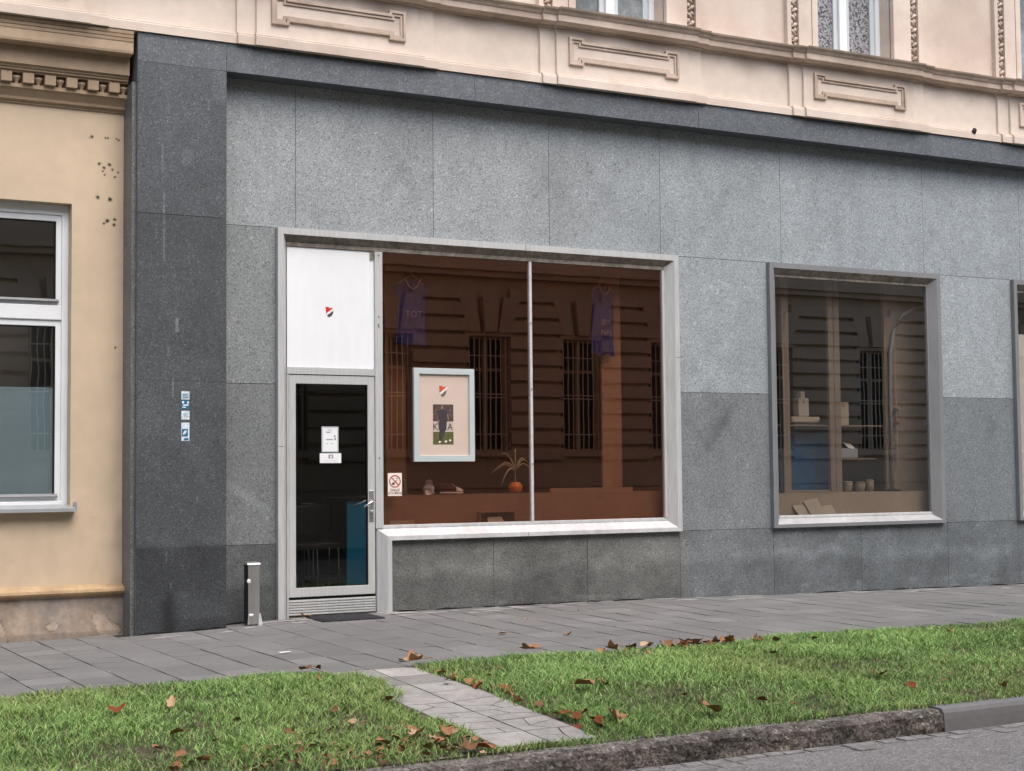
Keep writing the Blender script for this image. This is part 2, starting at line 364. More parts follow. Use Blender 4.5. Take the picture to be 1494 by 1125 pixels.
for j in range(8):
    a, b = -3.24-j*.29, -3.24-(j+1)*.29
    for i in range(2):
        xl = 3.745+.3*i; t = tl_[j][i]
        if j < 4 or (j == 7 and i == 0): slab([(xl,b),(xl+.3,b),(xl+.3,a),(xl,a)], t)
        else:
            # break each slab into irregular shards around an inner crack point
            px, py = xl+random.uniform(.1,.2), (a+b)/2+random.uniform(-.06,.06)
            e = [(xl,b),(xl+random.uniform(.1,.2),b),(xl+.3,b),(xl+.3,(a+b)/2+random.uniform(-.07,.07)),(xl+.3,a),(xl+random.uniform(.08,.22),a),(xl,a),(xl,(a+b)/2+random.uniform(-.07,.07))]
            cuts = sorted(random.sample([1,3,5,7], 3))
            for q in range(3):
                s0, s1 = cuts[q], cuts[(q+1)%3]; seq = []; k = s0
                while True:
                    seq.append(e[k]); 
                    if k == s1: break
                    k = (k+1) % 8
                slab(seq+[(px,py)], t*random.uniform(.92,1.06), .94)
tag(mb.build('path', 'slab'), kind='structure')

# kerb: crumbling old stretch, smooth new stretch
def kerb(x0, x1, res, rough, name, m, lbl=None):
    mb = MB(); n_ = int((x1-x0)/res); prof = [(-5.585,-.25),(-5.585,-.20),(-5.60,-.197),(-5.65,-.197),(-5.70,-.198),(-5.728,-.203),(-5.742,-.225),(-5.746,-.26),(-5.748,-.30),(-5.75,-.345)]
    for i in range(n_+1):
        x = x0+(x1-x0)*i/n_
        jn = rough and abs(((x-5.31) % 1.0)) < res*.7
        for k, (y, z) in enumerate(prof):
            if rough:
                d = .016*nz(x, k*.08, 6, 1)+.016*nz(x, k*.1, 17, 2)+.008*nz(x, k*.15, 40, 4)+.02*nz(x, 0, 1.7, 3)
                wear = .022*max(0, min(1, (4.9-x)/1.2))+.02*max(0, nz(x, 0, 2.2, 8))
                if k > 2: y += d*.8+ (.018 if k < 6 else 0) ; z += (d*.6-wear) if k < 8 else 0
                if jn and k > 2: y += .012
            mb.v.append((x, y, z))
    m_ = len(prof)
    mb.f = [(i*m_+k, (i+1)*m_+k, (i+1)*m_+k+1, i*m_+k+1) for i in range(n_) for k in range(m_-1)]
    mb.mi = [1 if f % (m_-1) < 4 else 0 for f in range(len(mb.f))]
    mb.f += [tuple(range(m_)), tuple(range(n_*m_+m_-1, n_*m_-1, -1))]; mb.mi += [0, 0]
    return tag(mb.build(name, [m, 'kerb_top'] if rough else m), kind='structure')
kerb(-2, 6.60, .022, 1, 'old_kerb', 'kerb_old'); kerb(-40, -2, 1, 0, 'old_kerb_end', 'kerb_old')
kerb(6.615, 30, .5, 0, 'kerb', 'kerb_new')
# gutter setts half buried in asphalt
mb = MB(); x = 2.0
while x < 12:
    for rw in range(2):
        if random.random() < (.2 if rw == 0 else .62): continue
        l = random.uniform(.09, .13); y0 = -5.775-rw*.115-random.uniform(0, .015); d = random.uniform(.06, .1); h = gz(x, y0)+random.uniform(.006, .013)
        dx = random.uniform(-.02, .02)
        mb.box(x+dx, x+dx+l, y0-d, y0, h-.05, h)
    x += .135
tag(mb.build('gutter', 'sett', bevel=.004), kind='structure')

# ------------------------------------------------------------------ grass (uncountable)
def grass(x0, x1, dens, name, hmin=.03, hmax=.085):
    n = int((x1-x0)*2.5*dens); X = rng.uniform(x0, x1, n); Y = rng.uniform(-5.66, -3.17, n)
    cl = np.array([nz(a, b, 1.6, 9)+.6*nz(a, b, 5, 10) for a, b in zip(X, Y)])
    edge = np.minimum(np.abs(X-3.745-.0), np.abs(X-4.345))
    inpath = (X > 3.79+.14*cl+.05*np.sin((Y+3.2)*2.6)*-1) & (X < 4.34+.10*cl)
    tuft = inpath & (Y < -5.56)
    keep = (~inpath | tuft) & (rng.uniform(0, 1, n) < .72+.6*cl)
    bare = (Y < -5.35+.1*cl) & (X < 3.7) & (X > 2.0); keep &= ~(bare & (rng.uniform(0, 1, n) < .45))
    bare2 = (Y > -3.27) & (X > 5.7) & (X < 7.1); keep &= ~(bare2 & (rng.uniform(0, 1, n) < .8))
    X, Y, cl = X[keep], Y[keep], cl[keep]; n = len(X)
    Z = np.array([vz(a, b) for a, b in zip(X, Y)])
    long_ = np.clip(.75+.5*cl, .45, 1.25)
    dry = np.clip((X-5.6)/3, 0, 1)*np.clip((-4.3-Y)/1.0, 0, 1)
    H = rng.uniform(hmin, hmax, n)*long_*(1-.3*dry)*.76; A = rng.uniform(0, 2*np.pi, n); LN = rng.uniform(.3, 1.9, n)*H; Wd = rng.uniform(.0015, .0033, n)
    B = rng.uniform(0, 2*np.pi, n)
    dx, dy = np.cos(A), np.sin(A); wx, wy = np.cos(B)*Wd, np.sin(B)*Wd
    V = np.zeros((n, 5, 3), np.float32)
    V[:,0] = np.stack([X-wx, Y-wy, Z-.004], 1); V[:,1] = np.stack([X+wx, Y+wy, Z-.004], 1)
    V[:,2] = np.stack([X+dx*LN*.35+wx*.8, Y+dy*LN*.35+wy*.8, Z+H*.6], 1); V[:,3] = np.stack([X+dx*LN*.35-wx*.8, Y+dy*LN*.35-wy*.8, Z+H*.6], 1)
    V[:,4] = np.stack([X+dx*LN, Y+dy*LN, Z+H*.95], 1)
    me = bpy.data.meshes.new(name); me.vertices.add(n*5); me.vertices.foreach_set('co', V.ravel())
    base = (np.arange(n)*5)[:, None]
    loops = np.concatenate([base+np.array([0,1,2,3]), base+np.array([3,2,4])], 1).astype(np.int32)
    me.loops.add(n*7); me.loops.foreach_set('vertex_index', loops.ravel())
    me.polygons.add(n*2); st = (np.arange(n)*7)[:, None]+np.array([0, 4]); me.polygons.foreach_set('loop_start', st.ravel().astype(np.int32))
    me.update(calc_edges=True); me.validate()
    g1 = np.array([.07, .185, .036]); g2 = np.array([.40, .585, .195]); yel = np.array([.50, .46, .24])
    t = rng.uniform(0, 1, n)*.75+.25*np.clip(.5+cl, 0, 1); col = g1*(1-t[:,None])+g2*t[:,None]
    dy_ = (rng.uniform(0, 1, n) < .05+.16*dry+.10*np.clip((4.3-X)/2, 0, 1)*np.clip((-4.9-Y)/.6, 0, 1))
    col *= (1+.28*np.array([nz(a, b, .9, 19) for a, b in zip(X, Y)]))[:, None]; warm = np.clip(np.array([nz(a, b, .7, 20) for a, b in zip(X, Y)])*1.6, 0, 1)[:, None]; col = col*(1-warm*.35)+warm*.35*np.array([.36, .42, .14]); col[dy_] = yel*rng.uniform(.6, 1.1, (dy_.sum(), 1)); col *= rng.uniform(.62, 1.32, (n, 1))
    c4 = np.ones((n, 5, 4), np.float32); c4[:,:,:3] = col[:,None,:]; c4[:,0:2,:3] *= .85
    a = me.color_attributes.new('stain', 'FLOAT_COLOR', 'POINT'); a.data.foreach_set('color', c4.ravel())
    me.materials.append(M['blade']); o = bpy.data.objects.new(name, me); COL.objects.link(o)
    tag(o, 'short green lawn grass covering the verge between pavement and kerb', 'grass', kind='stuff'); return o
M['blade'] = mat('grass blade', (1, 1, 1), .6, attr='stain', spec=.25)
bl = M['blade'].node_tree; pb = bl.nodes['Principled BSDF']; pb.inputs['Subsurface Weight'].default_value = 0.0
g0 = grass(.8, 11.0, 10500, 'grass')
g1 = grass(11.0, 17, 900, 'grass_far'); g1['label'] = 'thinner lawn grass of the verge beyond the right edge of the picture'
g2 = grass(-3, .8, 900, 'grass_far'); g2['label'] = 'thinner lawn grass of the verge beyond the left edge of the picture'

# ------------------------------------------------------------------ OUR BUILDING
BL = thing('building', 'old peach stucco townhouse with a grey granite clad shopfront on its ground floor', 'building', (6.5, 0, 0))
# --- granite tones: diagonal paler and darker strokes, tide marks, per panel tone
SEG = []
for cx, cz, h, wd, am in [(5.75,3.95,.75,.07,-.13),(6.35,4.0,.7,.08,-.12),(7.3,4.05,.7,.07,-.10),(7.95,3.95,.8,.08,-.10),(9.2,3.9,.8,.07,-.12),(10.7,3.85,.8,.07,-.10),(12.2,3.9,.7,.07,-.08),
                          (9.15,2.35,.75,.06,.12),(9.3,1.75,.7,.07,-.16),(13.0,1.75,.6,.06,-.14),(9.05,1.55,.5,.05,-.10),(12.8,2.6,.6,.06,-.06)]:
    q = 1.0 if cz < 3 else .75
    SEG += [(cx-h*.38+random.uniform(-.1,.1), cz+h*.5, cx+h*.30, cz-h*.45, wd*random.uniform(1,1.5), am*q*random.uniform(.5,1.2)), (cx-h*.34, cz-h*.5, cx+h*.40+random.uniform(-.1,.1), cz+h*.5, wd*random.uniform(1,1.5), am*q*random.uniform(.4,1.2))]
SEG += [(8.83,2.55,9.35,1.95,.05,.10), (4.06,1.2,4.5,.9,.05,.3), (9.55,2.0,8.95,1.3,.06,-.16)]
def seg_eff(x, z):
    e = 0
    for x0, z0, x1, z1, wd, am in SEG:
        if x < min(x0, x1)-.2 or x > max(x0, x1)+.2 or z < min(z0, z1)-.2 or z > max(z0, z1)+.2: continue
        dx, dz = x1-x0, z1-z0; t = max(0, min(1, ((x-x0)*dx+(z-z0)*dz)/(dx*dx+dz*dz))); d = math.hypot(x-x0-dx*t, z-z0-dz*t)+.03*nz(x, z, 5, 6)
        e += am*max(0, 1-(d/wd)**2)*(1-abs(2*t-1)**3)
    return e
def granite_fn(tint, low):
    def f(x, z):
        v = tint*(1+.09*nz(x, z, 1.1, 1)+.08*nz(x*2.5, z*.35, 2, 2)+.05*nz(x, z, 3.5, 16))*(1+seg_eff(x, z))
        if low:                                     # splash stains with a wavy upper edge
            b = .30+.12*nz(x, 0, 1.6, 5)+.05*nz(x, 0, 6, 6); d = z-b
            dn = max(0, min(1, (.03-d)/.06)); v *= 1-dn*(.17-.12*nz(x, z, 4, 7))
            v *= 1+.24*max(0, 1-abs(d-.07)/.07)*max(0, .5+nz(x, 0, 2.2, 15))
            v *= 1+.26*nz(x, z, 2.6, 8)+.16*nz(x*2, z*2, 4, 17)
            if z < .06: v *= 1+.5*max(0, nz(x, z*2, 7, 18))
        r_, b_ = (1.05, .93) if (low and 5.5 < x < 8.8) else (1-.035*max(0, min(1, (x-7)/4)), 1+.03*max(0, min(1, (x-7)/4)))
        bit = mnoise.noise(Vector((x*31, z*31, 2.2)))
        if bit > .72: v *= 1.6
        return (v*r_, v, v*b_)
    return f
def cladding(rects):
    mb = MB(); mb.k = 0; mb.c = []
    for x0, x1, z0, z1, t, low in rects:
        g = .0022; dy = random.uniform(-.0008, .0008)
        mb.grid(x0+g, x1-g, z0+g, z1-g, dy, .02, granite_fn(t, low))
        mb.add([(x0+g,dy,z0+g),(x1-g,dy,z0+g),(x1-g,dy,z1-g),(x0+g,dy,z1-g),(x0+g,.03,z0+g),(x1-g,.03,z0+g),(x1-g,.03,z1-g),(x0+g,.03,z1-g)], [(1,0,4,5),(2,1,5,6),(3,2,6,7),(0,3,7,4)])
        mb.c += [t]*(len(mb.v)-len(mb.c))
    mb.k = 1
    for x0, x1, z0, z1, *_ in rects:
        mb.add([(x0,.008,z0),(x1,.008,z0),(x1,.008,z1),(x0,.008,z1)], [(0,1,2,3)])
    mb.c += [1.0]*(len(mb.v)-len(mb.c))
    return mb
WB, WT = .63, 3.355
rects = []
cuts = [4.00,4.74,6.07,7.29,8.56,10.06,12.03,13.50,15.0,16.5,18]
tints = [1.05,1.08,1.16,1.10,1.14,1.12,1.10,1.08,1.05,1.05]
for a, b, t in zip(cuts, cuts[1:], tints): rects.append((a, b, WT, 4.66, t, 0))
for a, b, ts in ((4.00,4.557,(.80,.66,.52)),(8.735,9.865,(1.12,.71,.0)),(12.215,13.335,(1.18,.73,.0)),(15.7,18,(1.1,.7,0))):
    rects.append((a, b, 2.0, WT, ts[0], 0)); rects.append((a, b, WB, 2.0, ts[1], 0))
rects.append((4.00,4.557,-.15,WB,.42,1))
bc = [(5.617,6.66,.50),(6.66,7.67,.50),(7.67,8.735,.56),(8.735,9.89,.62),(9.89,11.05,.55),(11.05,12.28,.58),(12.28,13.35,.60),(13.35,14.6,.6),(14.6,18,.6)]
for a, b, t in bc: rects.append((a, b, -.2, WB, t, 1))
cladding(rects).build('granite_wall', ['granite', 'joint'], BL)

x = 3.32  # black strips along the wall foot paint in the shade of the gap
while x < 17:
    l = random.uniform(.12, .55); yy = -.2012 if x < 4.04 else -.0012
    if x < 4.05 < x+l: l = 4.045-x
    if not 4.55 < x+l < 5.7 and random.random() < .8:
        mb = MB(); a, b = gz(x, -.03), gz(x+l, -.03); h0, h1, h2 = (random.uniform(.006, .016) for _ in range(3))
        mb.prism([(x,a-.02),(x+l,b-.02),(x+l,b+h0*.4),(x+l*.66,a+(b-a)*.66+h1),(x+l*.3,a+(b-a)*.3+h2),(x,a+h0*.4)], yy, yy+.02); mb.build('foot_gap_shade', 'black_gap', BL)
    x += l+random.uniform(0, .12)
# pilaster with drips and stickers' wall
DRIP = [(3.52,3.55,3.0,.006,1.9),(3.505,3.95,3.72,.007,1.6),(3.63,2.52,2.40,.010,2.2),(3.56,2.28,2.2,.006,1.8),(3.595,2.02,1.86,.006,2),(3.99,4.72,4.66,.008,2.4),(3.55,.60,.52,.006,1.8),(3.58,.36,.31,.006,2),(3.9,4.36,4.28,.006,1.6),(3.45,3.3,3.15,.005,1.5),(3.80,1.05,1.0,.006,1.7)]
def pil_fn(t):
    def f(x, z):
        v = t*(1+.10*nz(x, z, 1.3, 11)+.06*nz(x*3, z*.4, 2, 12))
        v *= 1-(.34-.15*nz(x, z, 3, 13))*max(0, min(1, (.66+.04*nz(x, 0, 5, 9)-z)/.05))
        v *= 1-.5*math.exp(-((x-3.57-.03*nz(0, z, 5))/.07)**2)*max(0, min(1, (.38-z)/.2))
        if .05 < z < .28 and x > 3.6: v *= 1.2+.4*nz(x, z*3, 3, 14)
        if abs(x-3.72)<.05 and abs(z-3.85)<.07 and nz(x, z, 9, 3)>-.2 : v *= 1.25
        if x > 3.93 and 4.35 < z < 4.62: v *= 1.2
        for dx, z1, z0, wd, a in DRIP:
            if z0 < z < z1 and abs(x-dx-.004*nz(z, 0, 12)) < wd: v *= a
        return v
    return f
mb = MB(); mb.k = 0; mb.c = []
for z0, z1, t in ((-.2,.638,.85),(.64,1.998,.98),(2.0,3.368,.92),(3.372,4.62,1.12)):
    dy = random.uniform(-.001, .001); mb.grid(3.30, 4.05, z0, z1, -.2+dy, .013, pil_fn(t))
    mb.add([(3.30,-.2+dy,z0),(4.05,-.2+dy,z0),(4.05,-.2+dy,z1),(3.30,-.2+dy,z1),(3.30,.05,z0),(4.05,.05,z0),(4.05,.05,z1),(3.30,.05,z1)], [(1,0,4,5),(2,1,5,6),(3,2,6,7),(0,3,7,4)]); mb.c += [t]*8
mb.k = 1
for z in (.639, 1.999, 3.37): mb.box(3.305, 4.045, -.196, 0, z-.003, z+.003)
mb.c += [1.0]*(len(mb.v)-len(mb.c))
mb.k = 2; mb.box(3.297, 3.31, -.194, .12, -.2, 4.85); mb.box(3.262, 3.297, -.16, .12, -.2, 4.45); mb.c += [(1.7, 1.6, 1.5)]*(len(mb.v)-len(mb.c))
mb.build('granite_pilaster', ['granite_dark', 'joint', 'granite_dark'], BL)
# fascia band and its underside
mb = MB(); mb.c = []
def fas_fn(x, z):
    v = 1+.08*nz(x, z, .9, 21)+.06*nz(x*6, z, 2, 22)
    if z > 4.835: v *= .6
    if mnoise.noise(Vector((x*17, z*23, 7))) > .80: v *= 1.7
    return v
for a, b in ((3.30,4.05),(4.053,6.4),(6.403,8.9),(8.903,11.2),(11.203,13.6),(13.603,18)):
    mb.grid(a, b, 4.622, 4.862, -.2+random.uniform(-.001,.001), .02, fas_fn)
mb.add([(3.30,-.2,4.622),(18,-.2,4.622),(18,.05,4.622),(3.30,.05,4.622)], [(0,3,2,1)]); mb.c += [.8]*4
mb.add([(3.30,-.2,4.622),(3.30,.05,4.622),(3.30,.05,4.862),(3.30,-.2,4.862)], [(0,3,2,1)]); mb.c += [.8]*4
mb.build('granite_fascia', 'fascia', BL)

# --- ochre wall at the left
HOLES = [(3.0,4.02,.012),(3.11,4.02,.008),(3.13,4.02,.009),(3.2,4.02,.007),(3.22,4.01,.008),(3.06,3.80,.012),(3.145,3.80,.013),(3.10,3.77,.012),(3.17,3.76,.009),(3.09,3.74,.008),(3.215,3.74,.008),(3.105,3.71,.008),(3.19,3.70,.009),(3.05,3.52,.014),(3.15,3.51,.016),(3.13,3.33,.016),(3.19,3.345,.012),(3.10,3.305,.009),(3.185,3.30,.012),(3.2,2.28,.008),(2.98,4.01,.005)]
def och_fn(x, z):
    v = 1+.05*nz(x, z, 1.5, 31)+.02*nz(x, z, 7, 32)
    v += -.10*max(0, nz(x, z, 1.2, 33)) if z > 3.5 else 0
    if x > 3.05 and z < 1.6:                        # rubbed dirt by the corner
        q = nz(x*1.5, z*1.0, 6, 34); v *= 1-.35*max(0, q+.15)*min(1, (x-3.05)/.2)*min(1, (1.6-z)/.7)
    if z < .9: v *= 1-.12*max(0, nz(x*3, z, 4, 36))
    for hx, hz_, r in HOLES:
        d = math.hypot(x-hx, z-hz_)
        if d < r*1.3: v *= min(1, .05+max(0, (d/r-.6)/.7)*.95)
        if d < r*1.9 and nz(x, z, 40, 3) > .1: v *= .8
    return v
mb = MB(); mb.c = []
WX0, WX1, WZ0, WZ1 = 1.16, 2.84, .975, 3.45
mb.grid(WX1, 3.33, .34, 4.3, .1, .0065, och_fn); mb.grid(1.0, WX1, WZ1, 4.3, .1, .03, och_fn); mb.grid(1.0, WX1, .34, WZ0, .1, .02, och_fn)
mb.grid(-2.0, WX0, .34, 4.3, .1, .1, och_fn); mb.grid(-30, -2, .34, 4.3, .1, 1.0, och_fn)
n0 = len(mb.v)
for x in (WX0, WX1): mb.add([(x,.1,WZ0),(x,.3,WZ0),(x,.3,WZ1),(x,.1,WZ1)], [(0,1,2,3) if x < 2 else (3,2,1,0)])
mb.add([(WX0,.1,WZ1),(WX1,.1,WZ1),(WX1,.3,WZ1),(WX0,.3,WZ1)], [(0,1,2,3)]); mb.add([(WX0,.1,WZ0),(WX1,.1,WZ0),(WX1,.3,WZ0),(WX0,.3,WZ0)], [(3,2,1,0)])
mb.c += [1.0]*(len(mb.v)-n0)
mb.build('stucco_wall', 'stucco_low', BL)
mb = MB(); mb.c = []
def pl_fn(x, z):
    v = 1+.2*nz(x, z, 3, 41)+.15*nz(x*2, z, 9, 42)
    pe = nz(x, z, 5, 43)
    if z < .10 and pe > .22: v *= 1.22
    if z < .10 and .19 < pe < .22: v *= .62
    if z < -.03: v *= .8
    return v
mb.grid(-2, 3.30, -.3, .255, .06, .012, pl_fn); mb.grid(-30, -2, -.3, .255, .06, .5, pl_fn); mb.build('wall_plinth', 'plinth', BL)
mb = MB(); mb.sweep(-30, 3.305, [(.12,.25),(.055,.25),(.05,.262),(.02,.272),(.008,.29),(.012,.312),(.03,.325),(.06,.330),(.07,.345),(.12,.345)][::-1]); mb.build('bead_moulding', 'trim_bead', BL)
# cornice over the ochre wall
pf = [(.12,4.235),(.085,4.235),(.085,4.25),(.055,4.262),(.05,4.275),(.065,4.28),(.06,4.29),(.02,4.335),(.0,4.345),(.0,4.375),(.06,4.378),(.06,4.46),(-.02,4.462),(-.02,4.475),(-.04,4.478),(-.04,4.495),(-.055,4.498),(-.055,4.512),(-.08,4.52),(-.08,4.665),(-.195,4.672),(-.20,4.69),(-.20,4.765),(-.205,4.768),(-.21,4.79),(-.195,4.795),(-.205,4.80),(-.21,4.82),(-.20,4.825),(-.21,4.83),(-.215,4.855),(.12,4.855)]
mb = MB(); mb.sweep(-30, 3.262, pf[::-1])
x = 3.20-.05
cor = mb.build('cornice', 'trim_low', BL)
k = 0
while x > -1.2:
    d = MB(); d.box(x-.044, x+.044, -.035, .058, 4.378, 4.458); d.build('dentil', 'trim_low', cor, bevel=.004)
    d = MB(); d.lathe((x+.085, .02, 4.372), [(.012,0),(.016,.02),(.03,.045),(.034,.05),(.034,.065)], 10); d.build('drop', 'trim_low', cor)
    x -= .172
# --- left window
def outline_bars(mb, x0, x1, z0, z1, t, y0, y1): mb.ring(rect(x0,x1,z0,z1), rect(x0+t,x1-t,z0+t,z1-t), y0, y1)
mb = MB(); mb.ring(rect(WX0,WX1,WZ0+.0,WZ1), rect(WX0+.055,WX1-.055,WZ0+.05,WZ1-.085), .2, .3)
mb.box(WX0+.055, WX1-.055, .198, .28, 2.50, 2.62); mb.box(1.92, 2.08, .199, .28, WZ0+.05, 2.50)
lw = mb.build('window', 'white_frame', BL, bevel=.006); lw['label'] = 'large white framed casement window in the ochre wall'
for xa, xb, za, zb_ in ((1.215,2.785,2.62,3.365),(1.215,1.92,1.025,2.50),(2.08,2.785,1.025,2.50)):
    s_ = MB(); s_.ring(rect(xa,xb,za,zb_), rect(xa+.045,xb-.045,za+.05,zb_-.05), .215, .27); s_.build('sash', 'white_frame', lw, bevel=.004)
    s_ = MB(); s_.ring(rect(xa+.045,xb-.045,za+.05,zb_-.05), rect(xa+.053,xb-.053,za+.058,zb_-.058), .222, .26); s_.build('gasket', 'black_gap', lw)
    p_ = MB(); p_.box(xa+.05, xb-.05, .238, .244, za+.055, zb_-.055); p_.build('pane', 'glass_house', lw)
for z in (2.675, 1.085):
    s_ = MB(); s_.sweep(1.3, 2.76, [(.215,z-.03),(.185,z-.03),(.18,z-.022),(.2,z-.005),(.222,z)]); s_.build('drip_bar', 'alu_grey', lw)
M['film'] = mat('frosted window film', (.19, .25, .28), .6, [(1.5, .08)])
p_ = MB(); p_.box(1.27, 1.87, .256, .258, 1.06, 1.95); p_.box(2.13, 2.74, .256, .258, 1.06, 1.95); p_.build('frosted_film', 'film', lw)
mb = MB(); mb.add([(1.12,-.0,.968),(2.87,-.0,.968),(2.87,.21,1.0),(1.12,.21,1.0),(1.12,-.0,.94),(2.87,-.0,.94),(2.87,.21,.95),(1.12,.21,.95)], [(0,1,2,3),(4,5,1,0),(5,6,2,1),(7,4,0,3),(7,6,5,4)])
mb.box(2.865, 2.875, -.005, .1, .94, 1.015); mb.build('sill', 'zinc', lw)
mb = MB(); mb.box(.4, 3.2, .9, 4.2, -.1, 4.0); mb.f = [f[::-1] for f in mb.f]; mb.build('side_room', 'interior', BL)

# --- upper storey
PED = [(-.76+2.965*k+2.87) for k in range(-6, 6)]   # pedestal centres
PED = [5.08+2.965*k for k in range(-8, 5)]
X0, X1 = -25, 18.5
def dirt_fn(sd):
    def f(x, z):
        t = max(0, min(1, (z-5.16+.10*nz(x, 0, 1.7, sd))/.22)); q = .5+.5*nz(x*1.0, z*1.5, 3.2, sd+1)
        return (1-.42*t*q*q*1.6, 1-.45*t*q*q*1.6, 1-.47*t*q*q*1.6)
    return f
M['stucco_s'] = mat('dirt streaked peach stucco', (.64, .56, .48), .9, [(1.3, .06), (9, .05)], bump=(60, .25), attr='stain')
mb = MB(); mb.box(X0, X1, -.13, .12, 4.94, 5.46); mb.grid(3, 15, 4.96, 5.43, -.1312, .025, dirt_fn(61)); mb.build('parapet_field', 'stucco_s', BL)
for c in PED:
    mb = MB(); mb.box(c-.925, c+.925, -.16, -.12, 4.945, 5.455); mb.box(c-.76, c+.76, -.185, -.13, 4.947, 5.453)
    if 3 < c < 16: mb.grid(c-.757, c+.757, 4.96, 5.44, -.1862, .025, dirt_fn(70))
    pd = mb.build('pedestal', 'stucco_s' if 3 < c < 16 else 'stucco', BL)
    if 0 < c < 16:
        a, e, h, q, t = .63, .47, .135, .10, .026
        outl = [(-a,-h),(-e,-h),(-e,-q),(e,-q),(e,-h),(a,-h),(a,h),(e,h),(e,q),(-e,q),(-e,h),(-a,h)]
        def off(t): return [(c+(x-(t if x > 0 else -t) if abs(x) == a else x+(t if x > 0 else -t)*-1*(-1 if 0 else 1)*(1 if 0 else -1)*-1*-1), 5.21+(z-(t if z > 0 else -t))) for x, z in outl]
        def off(t):
            r_ = []
            for x, z in outl:
                sx, sz = (1 if x > 0 else -1), (1 if z > 0 else -1)
                xx = x-sx*t if abs(x) == a else x+sx*(-t if False else 0)+(-0)
                if abs(x) == e: xx = x-sx*(-t)*(-1) if False else x+sx*t
                r_.append((c+xx, 5.215+z-sz*t))
            return r_
        mm = MB(); mm.ring(off(0), off(t), -.214, -.18); mm.build('panel_moulding', 'stucco_trim', pd, bevel=.004)
        mm = MB(); mm.ring(off(t+.004), off(t+.024), -.200, -.18); mm.build('inner_moulding', 'stucco_trim', pd)
# plinth strip above the fascia
base = [(.12,4.866),(-.215,4.866),(-.215,4.935),(-.205,4.942),(-.205,4.955),(-.19,4.962),(-.16,4.968),(.12,4.97)]
mb = MB(); mb.sweep(X0, X1, base[::-1])
for c in PED:
    for hw, dy, dz in ((.94,-.025,.0015),(.79,-.05,.003)):
        mb.sweep(c-hw, c+hw, [(y+dy if y < 0 else y, z+(dz if z > 4.9 else -dz*.0+(-dz))) for y, z in base][::-1])
mb.build('plinth_course', 'stucco', BL)
# sill cornice
cb = [(.12,5.425),(-.15,5.425),(-.155,5.44),(-.20,5.445),(-.235,5.455),(-.24,5.46),(-.24,5.512),(-.25,5.518),(-.262,5.54),(-.285,5.558),(-.292,5.575),(.12,5.578)]
def cor_mb(): return MB()
mb = MB(); mb.sweep(X0, X1, cb[::-1])
for c in PED:
    for hw, dy, dz in ((.95,-.03,.0015),(.80,-.06,.003)):
        mb.sweep(c-hw, c+hw, [(y+dy if y < 0 else y, z+(dz if z > 5.5 else -dz)) for y, z in cb][::-1])
mb.build('sill_cornice', 'stucco_trim', BL)
# darker brown upper member of the cornice
mb = MB()
st = [(-.251,5.5185),(-.264,5.540),(-.287,5.558),(-.294,5.574),(-.2,5.5815),(-.2,5.5185)]
mb.sweep(X0, X1, st[::-1])
for c in PED:
    for hw, dy in ((.951,-.0302),(.801,-.0604)):
        mb.sweep(c-hw, c+hw, [(y+dy, z+(.002 if hw > .9 else .004)) for y, z in st][::-1])
mb.build('cornice_cap', 'stucco_brown', BL)
